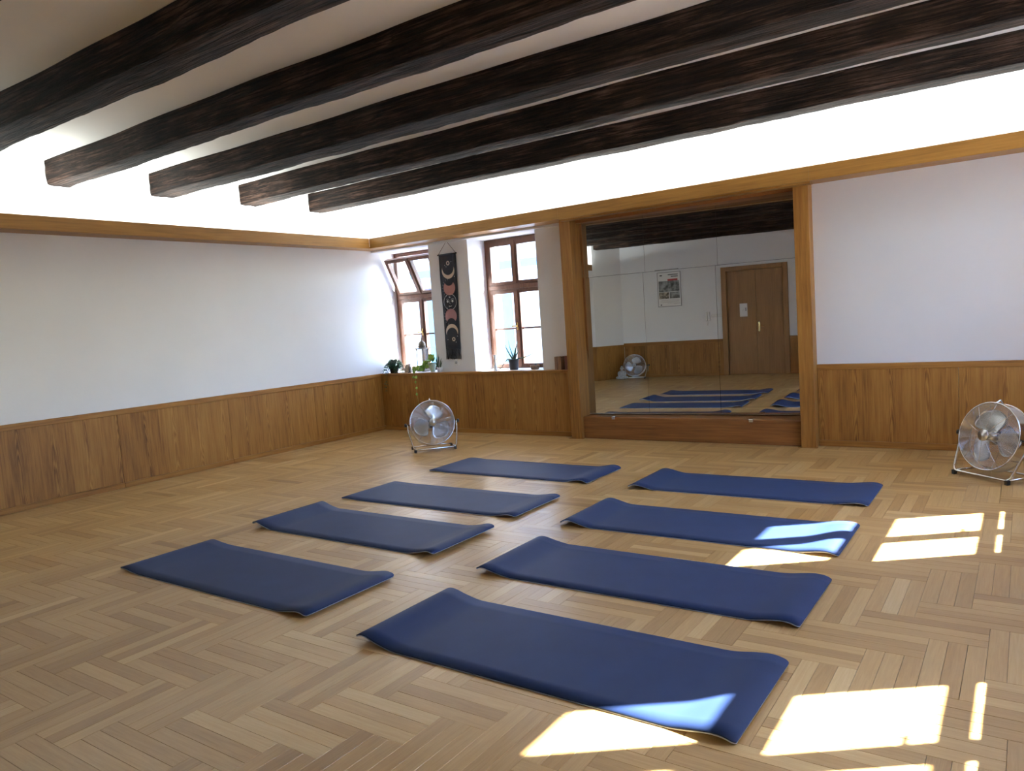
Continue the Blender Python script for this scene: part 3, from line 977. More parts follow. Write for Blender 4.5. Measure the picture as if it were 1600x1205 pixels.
def sheet(L, W, prof, th0, th1, name, r=0.02):
    nx = 96
    # denser toward the ends
    ts = [0.5 - 0.5 * math.cos(PI * i / nx) for i in range(nx + 1)]
    xs = [-L / 2 + L * t for t in ts]
    ny = 8
    vs, fs = [], []
    for lay in (th0, th1):
        for i, x in enumerate(xs):
            d = min(x + L / 2, L / 2 - x)
            hw = W / 2 - (r - math.sqrt(max(0, r * r - (r - d) ** 2)) if d < r else 0)
            zz = prof(x)
            dzdx = (prof(x + 1e-3) - prof(x - 1e-3)) / 2e-3
            nrm = Vector((-dzdx, 0, 1)).normalized()
            for j in range(ny + 1):
                v = -1 + 2 * j / ny
                p = Vector((x, v * hw, zz)) + nrm * lay
                vs.append(p)
    K = (nx + 1) * (ny + 1)
    idx = lambda l, i, j: l * K + i * (ny + 1) + j
    for i in range(nx):
        for j in range(ny):
            fs.append((idx(1, i, j), idx(1, i + 1, j), idx(1, i + 1, j + 1), idx(1, i, j + 1)))
            fs.append((idx(0, i, j), idx(0, i, j + 1), idx(0, i + 1, j + 1), idx(0, i + 1, j)))
        fs.append((idx(0, i, 0), idx(0, i + 1, 0), idx(1, i + 1, 0), idx(1, i, 0)))
        fs.append((idx(0, i + 1, ny), idx(0, i, ny), idx(1, i, ny), idx(1, i + 1, ny)))
    for j in range(ny):
        fs.append((idx(0, 0, j + 1), idx(0, 0, j), idx(1, 0, j), idx(1, 0, j + 1)))
        fs.append((idx(0, nx, j), idx(0, nx, j + 1), idx(1, nx, j + 1), idx(1, nx, j)))
    mb = MB().add(vs, fs, True)
    me = mb.mesh(name)
    return me


MAT_LABEL = {
    'A': 'navy yoga mat at the far left, nearest the left fan and the window wall',
    'B': 'navy yoga mat second from the window wall in the left column',
    'C': 'navy yoga mat third from the window wall in left column, both ends curled',
    'D': 'navy yoga mat at the front of the left column, farthest left on the floor',
    'E': 'navy yoga mat at the back of the right column, in front of the mirror',
    'F': 'navy yoga mat with barred sun patch, second in the right column',
    'G': 'navy yoga mat third in right column, sunlit floor behind its back edge',
    'H': 'largest looking navy yoga mat in the foreground, sun patch on its front edge',
}
for key, (cx, cy, L, rot, hl, tl, hr, tr) in MATS.items():
    root = empty('yoga_mat', (cx, cy, 0.0), math.radians(rot))
    tag(root, MAT_LABEL[key], 'yoga mat', 'navy yoga mats laid out on the parquet')

    def prof(x, L=L, hl=hl, tl=tl, hr=hr, tr=tr):
        def end(t, h, tip):
            z = 0.0
            if t < 0.26:
                s = max(0.0, t) / 0.26
                z += h * (math.sin(PI * min(1.0, s ** 0.60)) ** 1.7)
            if t < 0.14:
                s = max(0.0, t) / 0.14
                z += 0.8 * tip * (1 - s) ** 2 * (1 + 2 * s)
            return z
        return 0.0005 + end(x + L / 2, hl * 0.58, tl) + end(L / 2 - x, hr * 0.50, tr)
    low = link('underside', sheet(L, MAT_W + 0.003, prof, 0.0, 0.0040, 'mat_underside'), M_mat_edge, root)
    tag(low, 'pale blue underside layer showing at the edge')
    link('top_layer', sheet(L, MAT_W, prof, 0.0041, 0.0090, 'mat_top'), M_mat_top, root)

# ------------------------------------------------------------------ floor fans
M_blade = plain('blade_metal', (0.55, 0.57, 0.61), 0.24, 1.0)
def make_fan(turn):
    root = empty('floor_fan')
    R = 0.262
    hz = 0.315
    tilt = math.radians(14)     # looks slightly upwards
    HT = Matrix.Translation((0, 0.0, hz)) @ Matrix.Rotation(-tilt, 4, 'X')
    # stand
    st = MB()
    path = []
    for s in (-1, 1):
        side = [(s * 0.292, 0.0, hz), (s * 0.288, -0.03, hz - 0.08), (s * 0.262, -0.10, 0.10), (s * 0.248, -0.125, 0.05), (s * 0.225, -0.135, 0.030)]
        path = (side if s < 0 else path + side[::-1])
    st.tube(path, 0.0095, 8)
    st.tube([(-0.235, 0.13, 0.030), (0.235, 0.13, 0.030)], 0.0085, 8)
    for s in (-1, 1): st.tube([(s * 0.235, -0.135, 0.030), (s * 0.235, 0.13, 0.030)], 0.0095, 8)
    st.build('stand', M_chrome, root)
    for sx in (-0.235, 0.235):
        for sy in (-0.140, 0.135):
            MB().box(sx - 0.014, sx + 0.014, sy - 0.016, sy + 0.016, 0.001, 0.036, 0.003).build('foot', M_black, root)
    for s in (-1, 1):
        MB().tube([(s * 0.266, 0, hz), (s * 0.305, 0, hz)], 0.008, 8).tube([(s * 0.300, 0, hz), (s * 0.326, 0, hz)], 0.021, 12).build('tilt_knob', M_black, root)
    # rim: a band with two round edges
    rim = MB()
    n = 64
    circ = lambda r, y: [(r * math.cos(2 * PI * k / n), y, r * math.sin(2 * PI * k / n)) for k in range(n)]
    for y in (-0.055, 0.055): rim.tube(circ(R, y), 0.0058, 6, True)
    vs = circ(R, -0.055) + circ(R, 0.055)
    rim.add(vs, [(k, (k + 1) % n, n + (k + 1) % n, n + k) for k in range(n)], True)
    rim.add([(v[0] * 0.993, v[1], v[2] * 0.993) for v in vs], [(k, n + k, n + (k + 1) % n, (k + 1) % n) for k in range(n)], True)
    rim.build('rim', M_chrome, root, T=HT)
    # wire guards: domed rings and radial wires
    for nm, sgn in (('front_guard', -1), ('rear_guard', 1)):
        g = MB()
        depth = lambda r: sgn * (0.055 + 0.045 * (1 - (r / R) ** 2))
        for k in range(24):
            r = 0.052 + (R - 0.055) * k / 24
            g.tube(circ(r, depth(r)), 0.0011, 4, True)
        for k in range(10):
            a = 2 * PI * k / 10 + 0.2
            g.tube([(r * math.cos(a), depth(r) + sgn * 0.002, r * math.sin(a)) for r in (0.045, 0.10, 0.16, 0.21, R)], 0.0022, 5)
        g.build(nm, M_chrome, root, T=HT)
    MB().tube([(0, -0.110, 0), (0, -0.098, 0)], 0.044, 24).build('centre_cap', M_steel, root, T=HT)
    MB().tube([(0, 0.03, 0), (0, 0.15, 0)], [0.055, 0.05], 20).build('motor', M_black, root, T=HT)
    MB().tube([(0, -0.05, 0), (0, 0.03, 0)], 0.035, 18).build('hub', M_steel, root, T=HT)
    for b in range(3):
        a0 = 2 * PI * b / 3 + turn
        vs, fs = [], []
        nr, na = 9, 9
        for i in range(nr + 1):
            t = i / nr
            r = 0.032 + 0.195 * t
            half = (0.36 + 0.50 * math.sin(PI * min(1, 0.10 + t * 0.72)) ** 1.1) * (1 - 0.55 * max(0, t - 0.75) * 4 * max(0, t - 0.75) * 4 * 0.6)
            for j in range(na + 1):
                u = -1 + 2 * j / na
                rr = r * (1 - 0.10 * t * u * u)
                an = a0 + u * half + 0.25 * t
                y = -0.030 * u * (0.35 + 0.65 * t) - 0.004 + 0.012 * (1 - u * u)
                vs.append((rr * math.cos(an), y, rr * math.sin(an)))
        W1 = na + 1
        for i in range(nr):
            for j in range(na): fs.append((i * W1 + j, i * W1 + j + 1, (i + 1) * W1 + j + 1, (i + 1) * W1 + j))
        K = len(vs)
        vs2 = vs + [(x, y + 0.0016, z) for x, y, z in vs]
        fs2 = fs + [tuple(K + i for i in f[::-1]) for f in fs]
        edge = [i * W1 for i in range(nr + 1)] + [nr * W1 + j for j in range(1, na + 1)] + [i * W1 + na for i in range(nr - 1, -1, -1)] + [j for j in range(na - 1, 0, -1)]
        for q in range(len(edge)):
            a, b_ = edge[q], edge[(q + 1) % len(edge)]
            fs2.append((b_, a, K + a, K + b_))
        MB().add(vs2, fs2, True).build('blade', M_blade, root, T=HT)
    MB().tube([(0, -0.05, R - 0.01), (0, 0.0, R + 0.028), (0, 0.05, R - 0.01)], 0.006, 6).build('carry_handle', M_chrome, root, T=HT)
    return root


def copy_tree(o, parent=None):
    c = o.copy()
    C.objects.link(c)
    if parent: c.parent = parent
    for ch in [x for x in o.children]: copy_tree(ch, c)
    return c


fan1 = make_fan(1.15)
tag(fan1, 'chrome floor fan on the parquet before the wainscot under the windows', 'fan', 'chrome floor fans')
fan1.location = (1.92, -1.16, 0); fan1.rotation_euler.z = math.radians(49)
fan2 = make_fan(1.75)
tag(fan2, 'chrome floor fan at the right edge, before the right wainscot', 'fan', 'chrome floor fans')
fan2.location = (7.525, -1.055, 0); fan2.rotation_euler.z = math.radians(-40)
fan3 = copy_tree(fan2)
fan3['label'] = 'chrome floor fan by the door wall, behind the statue, seen in the mirror'
fan3.location = (1.06, -8.86, 0); fan3.rotation_euler.z = math.radians(168)

# seated statue beside that fan
bs = MB()
bs.ball((0, 0, 0.045), (0.135, 0.085, 0.045)); bs.ball((-0.085, 0.045, 0.05), (0.065, 0.05, 0.036)); bs.ball((0.085, 0.045, 0.05), (0.065, 0.05, 0.036))
bs.ball((0, -0.005, 0.13), (0.068, 0.05, 0.085)); bs.ball((0, -0.005, 0.185), (0.080, 0.045, 0.035))
bs.ball((-0.082, 0.012, 0.14), (0.024, 0.028, 0.055)); bs.ball((0.082, 0.012, 0.14), (0.024, 0.028, 0.055))
bs.ball((-0.05, 0.055, 0.095), (0.045, 0.022, 0.018)); bs.ball((0.05, 0.055, 0.095), (0.045, 0.022, 0.018)); bs.ball((0, 0.07, 0.09), (0.03, 0.02, 0.015))
bs.ball((0, 0, 0.222), (0.022, 0.022, 0.02)); bs.ball((0, 0.004, 0.265), (0.040, 0.044, 0.050)); bs.ball((0, -0.004, 0.310), (0.022, 0.022, 0.018))
bs.ball((0, 0.047, 0.262), (0.007, 0.009, 0.013)); bs.ball((-0.041, 0, 0.262), (0.006, 0.010, 0.018)); bs.ball((0.041, 0, 0.262), (0.006, 0.010, 0.018))
st = bs.build('seated_statue', plain('grey_stone', (0.42, 0.42, 0.42), 0.8, noise=0.25, nscale=25, bump=0.3), loc=(0.80, -8.66, 0.001), rot=(0, 0, math.radians(-15)))
rm = st.modifiers.new('merge', 'REMESH'); rm.mode = 'VOXEL'; rm.voxel_size = 0.006; rm.use_smooth_shade = True
tag(st, 'small grey stone statue sitting cross legged beside the fan in the mirror', 'statue')

# ------------------------------------------------------------------ wall hanging between the windows
th = empty('wall_hanging', (1.325, 0.098, 0.98))
tag(th, 'long dark fabric wall hanging with moon phases between the two windows', 'tapestry')
M_cloth = plain('navy_black_cloth', (0.018, 0.020, 0.028), 0.9, noise=0.2, nscale=200)
M_cream = plain('cream_print', (0.62, 0.50, 0.40), 0.85)
M_pink = plain('dusty_pink_print', (0.36, 0.17, 0.15), 0.85)
M_mauve = plain('mauve_print', (0.33, 0.17, 0.18), 0.85)
M_line = plain('pale_line_print', (0.55, 0.55, 0.56), 0.85)
ZT0 = 1.425
cv, cf = [], []
NZ = 24
for lay in (0, 1):
    for i in range(NZ + 1):
        t = i / NZ
        hw = 0.150 - 0.022 * t
        for j in range(5):
            u = -1 + j / 2
            z = ZT0 - t * (ZT0 - 0.15)
            cv.append((u * hw - 0.012 * t, -0.008 - 0.003 * math.sin(t * 9 + u) - 0.002 * lay, z))
K = (NZ + 1) * 5
for i in range(NZ):
    for j in range(4):
        a = i * 5 + j
        cf.append((a, a + 1, a + 6, a + 5)); cf.append((K + a, K + a + 5, K + a + 6, K + a + 1))
    cf.append((i * 5, (i + 1) * 5, K + (i + 1) * 5, K + i * 5)); cf.append((i * 5 + 4, K + i * 5 + 4, K + (i + 1) * 5 + 4, (i + 1) * 5 + 4))
MB().add(cv, cf, True).build('cloth', M_cloth, th)
MB().tube([(-0.165, -0.012, ZT0), (0.165, -0.012, ZT0)], 0.008, 8).build('rod', M_black, th)
MB().tube([(-0.155, -0.012, ZT0), (0.0, -0.006, ZT0 + 0.175), (0.155, -0.012, ZT0)], 0.0028, 5).build('cord', plain('brown_cord', (0.06, 0.035, 0.03), 0.9), th)
fg = MB()
for k in range(30):
    x = -0.138 + 0.252 * k / 29
    fg.tube([(x, -0.010, 0.155), (x + rnd.uniform(-.004, .004), -0.012, 0.08), (x + rnd.uniform(-.008, .008), -0.010, rnd.uniform(0.0, 0.02))], 0.0034, 4)
tag(fg.build('fringe', M_cloth, th), kind='stuff')


def disc_shape(mb, cx, cz, r, y, n=40, cut=None):
    """flat print: a disc, or a moon cut by another disc (dx, dz, rr)"""
    if cut is None:
        mb.add([(cx, y, cz)] + [(cx + r * math.cos(2 * PI * k / n), y, cz + r * math.sin(2 * PI * k / n)) for k in range(n)], [(0, 1 + (k + 1) % n, 1 + k) for k in range(n)])
        return mb
    dx, dz, rr = cut
    d = math.hypot(dx, dz); base = math.atan2(dz, dx)
    # intersection half angle on both circles
    ca = (r * r + d * d - rr * rr) / (2 * r * d); al = math.acos(max(-1, min(1, ca)))
    cb_ = (rr * rr + d * d - r * r) / (2 * rr * d); be = math.acos(max(-1, min(1, cb_)))
    outer = [(cx + r * math.cos(base + al + (2 * PI - 2 * al) * k / n), cz + r * math.sin(base + al + (2 * PI - 2 * al) * k / n)) for k in range(n + 1)]
    inner = [(cx + dx + rr * math.cos(base + PI - be + 2 * be * k / n), cz + dz + rr * math.sin(base + PI - be + 2 * be * k / n)) for k in range(n + 1)]
    vs = [(x, y, z) for x, z in outer] + [(x, y, z) for x, z in inner]
    fs = []
    N1 = n + 1
    for k in range(n):
        fs.append((k, k + 1, N1 + n - (n - k - 1) - 0 if False else N1 + (k + 1), N1 + k))
    # pair the outer arc (from one horn to the other) with the inner arc run in the matching direction
    vs = [(x, y, z) for x, z in outer] + [(x, y, z) for x, z in inner[::-1]]
    # choose orientation so the horns coincide
    if (Vector(vs[0]) - Vector(vs[N1])).length > (Vector(vs[0]) - Vector(vs[-1])).length:
        vs = [(x, y, z) for x, z in outer] + [(x, y, z) for x, z in inner]
    mb.add(vs, fs)
    return mb


def ring_shape(mb, cx, cz, r0, r1, y, n=36):
    vs = [(cx + r * math.cos(2 * PI * k / n), y, cz + r * math.sin(2 * PI * k / n)) for r in (r0, r1) for k in range(n)]
    mb.add(vs, [(k, (k + 1) % n, n + (k + 1) % n, n + k) for k in range(n)])
    return mb


zz = lambda z: z - 0.98
YP = -0.0140
ring_shape(MB(), 0.005, zz(2.285), 0.014, 0.030, YP).build('ring_print', M_cream, th)
disc_shape(MB(), 0.0, zz(2.185), 0.108, YP, cut=(0.0, 0.040, 0.098)).build('crescent_print', M_cream, th)
disc_shape(MB(), 0.0, zz(1.955), 0.100, YP, cut=(0.0, 0.105, 0.078)).build('moon_print', M_pink, th)
face = ring_shape(MB(), -0.004, zz(1.765), 0.104, 0.110, YP)
for s in (-1, 1):
    disc_shape(face, -0.004 + s * 0.042, zz(1.775), 0.017, YP, 12)
    face.tube([(-0.004 + s * 0.065, YP, zz(1.80)), (-0.004 + s * 0.042, YP, zz(1.81)), (-0.004 + s * 0.018, YP, zz(1.797))], 0.0028, 4)
disc_shape(face, -0.004, zz(1.83), 0.012, YP, 4)
face.tube([(-0.004, YP, zz(1.79)), (-0.012, YP, zz(1.745)), (0.006, YP, zz(1.740))], 0.0025, 4)
face.tube([(-0.03, YP, zz(1.712)), (-0.004, YP, zz(1.705)), (0.022, YP, zz(1.712))], 0.005, 4)
face.build('face_print', M_line, th)
disc_shape(MB(), -0.006, zz(1.575), 0.100, YP, cut=(0.0, -0.105, 0.078)).build('moon_print', M_mauve, th)
disc_shape(MB(), -0.008, zz(1.365), 0.104, YP, cut=(0.0, -0.040, 0.094)).build('crescent_print', M_cream, th)
ring_shape(MB(), 0.012, zz(1.262), 0.014, 0.028, YP).build('ring_print', M_cream, th)
rays = MB()
for c_z in (1.955, 1.575):
    for k in range(9):
        a = PI / 2 + PI * (k + 0.5) / 9 * 1.0
        rays.tube([(0.107 * math.cos(a), YP, zz(c_z) + 0.107 * math.sin(a)), (0.128 * math.cos(a), YP, zz(c_z) + 0.135 * math.sin(a))], 0.0012, 4)
for x, z in ((-0.05, 2.26), (0.06, 2.30), (-0.1, 2.17), (0.1, 2.1), (0.08, 1.30), (-0.09, 1.26), (-0.03, 2.24), (0.05, 1.22)):
    disc_shape(rays, x, zz(z), 0.006, YP, 6)
tag(rays.build('line_print', M_line, th), kind='stuff')
sk = empty('wall_socket', (1.345, 0.098, 0.905))
tag(sk, 'small white wall socket below the fringe of the moon hanging', 'socket')
MB().box(-0.04, 0.04, -0.010, 0.0, 0, 0.08, 0.003).build('plate', M_whitep, sk)
MB().tube([(0, -0.0105, 0.04), (0, -0.012, 0.04)], 0.020, 16).build('insert', plain('socket_grey', (0.35, 0.35, 0.36), 0.5), sk)


# ------------------------------------------------------------------ things on the sill
def leaf_mesh(mb, base, tip, width, up, n=6, curl=0.0, thick=0.0015):
    """a pointed flat leaf from base to tip with a raised midrib fold"""
    base, tip, up = Vector(base), Vector(tip), Vector(up)
    ax = tip - base
    side = ax.cross(up).normalized()
    nr = side.cross(ax).normalized()
    vs, fs = [], []
    for i in range(n + 1):
        t = i / n
        w = width * (math.sin(PI * min(1, t * 0.92 + 0.06)) ** 0.8) * (1 - 0.25 * t)
        if i == n: w = width * 0.02
        c = base + ax * t + nr * (curl * math.sin(PI * t))
        vs += [c - side * w + nr * w * 0.25, c, c + side * w + nr * w * 0.25]
    for i in range(n):
        a = i * 3
        fs += [(a, a + 1, a + 4, a + 3), (a + 1, a + 2, a + 5, a + 4)]
    mb.add(vs, fs, True)
    return mb


def leaf_material(name, c1, c2):
    m, nt, b = new_mat(name)
    oi = N(nt, 'ShaderNodeObjectInfo')
    tc = N(nt, 'ShaderNodeTexCoord')
    nz = N(nt, 'ShaderNodeTexNoise'); nz.inputs['Scale'].default_value = 25
    nt.links.new(tc.outputs['Object'], nz.inputs['Vector'])
    v = math_node(nt, 'ADD', math_node(nt, 'MULTIPLY', nz.outputs['Fac'], 0.6), math_node(nt, 'MULTIPLY', oi.outputs['Random'], 0.4))
    nt.links.new(ramp(nt, v, [(0.3, c1), (0.75, c2)]), b.inputs['Base Color'])
    b.inputs['Roughness'].default_value = 0.45
    b.inputs['Transmission Weight'].default_value = 0.0
    return m


M_fern = leaf_material('fern_green', (0.016, 0.075, 0.030), (0.06, 0.19, 0.085))
M_pothos = leaf_material('pothos_green', (0.10, 0.20, 0.02), (0.34, 0.46, 0.09))
M_snake = leaf_material('snake_green', (0.012, 0.04, 0.018), (0.04, 0.10, 0.045))
M_aloe = leaf_material('aloe_green', (0.018, 0.06, 0.035), (0.04, 0.10, 0.06))
M_terra = plain('dark_brown_pot', (0.035, 0.020, 0.013), 0.6, noise=0.2, nscale=15)
M_blackpot = plain('black_pot', (0.022, 0.020, 0.022), 0.5, noise=0.2, nscale=12)
M_palegreen = plain('pale_green_pot', (0.50, 0.60, 0.47), 0.45)
M_whitepot = plain('grey_white_pot', (0.55, 0.55, 0.60), 0.45)


def pot(root, r0, r1, h, mat, seg=24, rim=0.006):
    MB().lathe([(r0 * 0.9, 0), (r0, 0.003), (r1, h - 0.012), (r1 + rim * 0.6, h - 0.012), (r1 + rim * 0.6, h), (r1 - 0.004, h), (r1 - 0.006, h - 0.016), (0.002, h - 0.016)], seg).build('pot', mat, root)
    MB().lathe([(r1 - 0.007, h - 0.015), (r1 * 0.6, h - 0.010), (0.002, h - 0.008)], seg).build('soil', M_soil, root)


# fern with drooping fronds in the left corner
fern = empty('fern_plant', (0.175, 0.10, ZS))
tag(fern, 'bushy dark green fern in a brown pot in the left sill corner', 'potted plant')
pot(fern, 0.056, 0.074, 0.105, M_terra)
ff = MB()
r3 = random.Random(3)
for k in range(95):
    a = r3.uniform(0, 2 * PI)
    reach = r3.uniform(0.05, 0.175)
    hgt = r3.uniform(0.04, 0.115)
    drop = r3.uniform(0.0, 0.15) * (reach / 0.175)
    if k in (0, 1, 2): a, reach, hgt, drop = (-2.0 + 0.1 * k), 0.16, 0.05, 0.25 + 0.05 * k
    pts = []
    for i in range(10):
        t = i / 9
        px, py = math.cos(a) * reach * t, math.sin(a) * reach * t
        zz_ = 0.095 + hgt * math.sin(PI * min(1, t * 0.9)) - drop * t ** 2
        if 0.175 + px < 0.02: px = -0.155
        if zz_ < 0.014 and (0.10 + py) > -0.03: zz_ = 0.014
        pts.append(Vector((px, py, zz_)))
    ff.tube(pts, 0.0012, 3)
    for i in range(1, 10):
        p = pts[i]; d = (pts[i] - pts[i - 1]); d = d.normalized() if d.length > 1e-6 else Vector((0, 0, 1))
        sd = d.cross(Vector((0, 0, 1))); sd = sd.normalized() if sd.length > 1e-6 else Vector((1, 0, 0))
        for s in (-1, 1):
            q = p + sd * s * 0.026 + d * 0.014
            if 0.175 + q.x < 0.012: q.x = -0.163
            leaf_mesh(ff, p, q, 0.010, (0, 0, 1), 3)
tag(ff.build('foliage', M_fern, fern), kind='stuff')

# pothos trailing over the sill edge
poth = empty('trailing_pothos', (0.865, 0.15, ZS))
tag(poth, 'trailing yellow green pothos in a pale green pot right of the lantern', 'potted plant')
MB().lathe([(0.030, 0.0), (0.034, 0.02), (0.056, 0.115), (0.060, 0.115), (0.060, 0.128), (0.053, 0.128), (0.050, 0.110), (0.002, 0.108)], 24).build('pot', M_palegreen, poth)
MB().lathe([(0.049, 0.111), (0.002, 0.114)], 20).build('soil', M_soil, poth)
r4 = random.Random(11)
spots = []
vine = MB()
for (tx, ty, path) in (((-0.22), -0.12, [(0, 0, 0.115), (-0.05, -0.05, 0.13), (-0.11, -0.09, 0.06), (-0.17, -0.145, 0.03), (-0.185, -0.172, -0.06), (-0.175, -0.176, -0.16), (-0.185, -0.174, -0.26), (-0.165, -0.176, -0.36), (-0.150, -0.176, -0.44)]),
                       (0, 0, [(0, 0, 0.115), (-0.04, -0.02, 0.14), (-0.10, -0.03, 0.08), (-0.16, -0.06, 0.03), (-0.19, -0.11, 0.025), (-0.215, -0.15, 0.02), (-0.22, -0.174, -0.04)]),
                       (0, 0, [(0, 0, 0.115), (0.03, -0.05, 0.13), (0.05, -0.09, 0.06), (0.06, -0.11, 0.02), (0.0, -0.13, 0.015), (-0.07, -0.14, 0.015)]),
                       (0, 0, [(0, 0, 0.115), (0.0, 0.0, 0.17), (0.02, -0.01, 0.215)])):
    vine.tube(path, 0.0022, 5)
    for i in range(1, len(path)):
        p = Vector(path[i]); q = Vector(path[i - 1])
        for _ in range(2 if p.z > -0.05 else 1):
            t = r4.random()
            spots.append(p.lerp(q, t))
vine.build('vine', plain('vine_stem', (0.20, 0.22, 0.06), 0.6), poth)
for _ in range(12):
    spots.append(Vector((r4.uniform(-0.20, -0.05), r4.uniform(-0.13, -0.02), r4.uniform(0.02, 0.07))))
for _ in range(8):
    spots.append(Vector((r4.uniform(-0.02, 0.03), r4.uniform(-0.03, 0.03), r4.uniform(0.15, 0.20))))
for p in spots:
    if p.x > -0.045 and -0.02 < p.z < 0.135: continue
    if p.z > -0.02:
        d = Vector((r4.uniform(-1, 1), r4.uniform(-1, 0.2), r4.uniform(0.0, 0.9))).normalized() * r4.uniform(0.06, 0.09)
    else:
        d = Vector((r4.uniform(-0.7, 0.7), r4.uniform(-0.25, -0.05), r4.uniform(-1, -0.5))).normalized() * r4.uniform(0.04, 0.055)
    tip = p + d
    if p.z > -0.02 and tip.z < 0.012: tip.z = 0.015
    leaf_mesh(MB(), p, tip, d.length * 0.46, (0.2, -0.8, 0.5), 6, 0.004).build('leaf', M_pothos, poth)

# small snake plant in front of the pier
snk = empty('snake_plant', (1.092, 0.035, ZS))
tag(snk, 'small snake plant in a grey white pot left under the moon hanging', 'potted plant')
MB().lathe([(0.030, 0), (0.033, 0.003), (0.040, 0.068), (0.036, 0.068), (0.034, 0.058), (0.002, 0.056)], 20).build('pot', M_whitepot, snk)
MB().lathe([(0.033, 0.059), (0.002, 0.061)], 16).build('soil', M_soil, snk)
for k, (dx, dy, h, w) in enumerate(((0.0, 0.0, 0.20, 0.010), (-0.045, -0.01, 0.15, 0.010), (0.05, 0.0, 0.14, 0.010), (-0.02, -0.02, 0.17, 0.011), (0.025, -0.02, 0.165, 0.011), (-0.065, 0.0, 0.09, 0.009), (0.068, -0.005, 0.10, 0.009))):
    leaf_mesh(MB(), (dx * 0.3, dy * 0.5, 0.058), (dx, dy - 0.01, 0.058 + h), w, (0, -1, 0.2), 7, 0.006).build('leaf', M_snake, snk)

# aloe in the right window
alo = empty('aloe_plant', (2.215, 0.20, ZS))
tag(alo, 'spiky aloe in a black pot on the sill of the right window', 'potted plant')
m_ = MB().lathe([(0.048, 0), (0.053, 0.003), (0.068, 0.118), (0.074, 0.118), (0.074, 0.135), (0.064, 0.135), (0.060, 0.118), (0.002, 0.116)], 4)
MB().lathe([(0.052, 0), (0.056, 0.003), (0.066, 0.118), (0.072, 0.118), (0.072, 0.135), (0.064, 0.135), (0.060, 0.118), (0.002, 0.116)], 24).build('pot', M_blackpot, alo)
MB().lathe([(0.059, 0.119), (0.002, 0.122)], 20).build('soil', M_soil, alo)
ALOE = [([(0, 0, 0.12), (-0.05, 0.0, 0.19), (-0.10, 0.0, 0.28), (-0.125, -0.01, 0.36)], 0.0095), ([(0, 0.01, 0.12), (-0.025, 0.01, 0.21), (-0.055, 0.01, 0.30), (-0.068, 0.01, 0.385)], 0.0075),
        ([(0, 0, 0.12), (0.03, 0.0, 0.21), (0.055, 0.0, 0.29), (0.085, 0.0, 0.37)], 0.0135), ([(0.01, 0.02, 0.12), (0.035, 0.02, 0.19), (0.065, 0.03, 0.24), (0.075, 0.03, 0.28)], 0.009),
        ([(0.0, -0.01, 0.12), (0.10, 0.0, 0.145), (0.20, 0.01, 0.165), (0.28, 0.02, 0.20), (0.315, 0.03, 0.25), (0.32, 0.03, 0.30)], 0.0075),
        ([(0, -0.02, 0.12), (-0.06, -0.04, 0.14), (-0.12, -0.05, 0.085), (-0.17, -0.06, 0.025), (-0.23, -0.06, 0.012)], 0.0075), ([(0, 0, 0.12), (0.0, -0.01, 0.18), (-0.005, -0.02, 0.22)], 0.010)]
for path, r in ALOE:
    # smooth the path
    P = [Vector(p) for p in path]
    fine = []
    for i in range(len(P) - 1):
        p0, p1, p2, p3 = P[max(0, i - 1)], P[i], P[i + 1], P[min(len(P) - 1, i + 2)]
        for k in range(5):
            t = k / 5
            fine.append(0.5 * ((2 * p1) + (p2 - p0) * t + (2 * p0 - 5 * p1 + 4 * p2 - p3) * t * t + (3 * p1 - p0 - 3 * p2 + p3) * t ** 3))
    fine.append(P[-1])
    n = len(fine)
    MB().tube(fine, [1.35 * r * (1 - 0.9 * (i / (n - 1)) ** 1.3) for i in range(n)], 6).build('leaf', M_aloe, alo)

# lantern
lan = empty('metal_lantern', (0.565, 0.30, ZS))
tag(lan, 'tall ornate metal lantern with glass sides and pierced dome in left window', 'lantern')
M_lan = plain('worn_pale_gold', (0.17, 0.125, 0.08), 0.5, 0.2, noise=0.35, nscale=60)
ln = MB()
ln.box(-0.072, 0.072, -0.072, 0.072, 0.0, 0.018, 0.003)
for sx in (-1, 1):
    for sy in (-1, 1): ln.tube([(sx * 0.058, sy * 0.058, 0.018), (sx * 0.058, sy * 0.058, 0.325)], 0.006, 6)
ln.box(-0.062, 0.062, -0.062, 0.062, 0.018, 0.030)
ln.build('body', M_lan, lan)
MB().box(-0.092, 0.092, -0.092, 0.092, 0.322, 0.336, 0.003).build('eave', M_lan, lan)
for k in range(14):
    pass
pend = MB()
for k in range(9):
    x = -0.085 + 0.17 * k / 8
    pend.tube([(x, -0.088, 0.322), (x, -0.088, 0.298)], 0.0035, 5); pend.tube([(x, 0.088, 0.322), (x, 0.088, 0.298)], 0.0035, 5)
tag(pend.build('pendant_trim', M_lan, lan), kind='stuff')
for s in (-1, 1):
    MB().box(-0.054, 0.054, s * 0.058 - 0.001, s * 0.058 + 0.001, 0.030, 0.318).build('glass_side', M_glass, lan)
    MB().box(s * 0.058 - 0.001, s * 0.058 + 0.001, -0.054, 0.054, 0.030, 0.318).build('glass_side', M_glass, lan)
MB().lathe([(0.050, 0.336), (0.054, 0.345), (0.050, 0.375), (0.053, 0.385), (0.050, 0.398), (0.040, 0.418), (0.022, 0.436), (0.010, 0.444), (0.013, 0.452), (0.008, 0.462), (0.010, 0.470), (0.005, 0.480), (0.002, 0.515)], 20).build('dome', M_lan, lan)
fret = MB()
for k in range(10):
    a = 2 * PI * k / 10
    fret.ball((0.052 * math.cos(a), 0.052 * math.sin(a), 0.36), 0.009, 1)
fret.build('fretwork', M_black, lan)
MB().lathe([(0.024, 0.030), (0.024, 0.11), (0.006, 0.112), (0.002, 0.112)], 14).build('candle', plain('ivory_wax', (0.75, 0.70, 0.58), 0.5), lan)

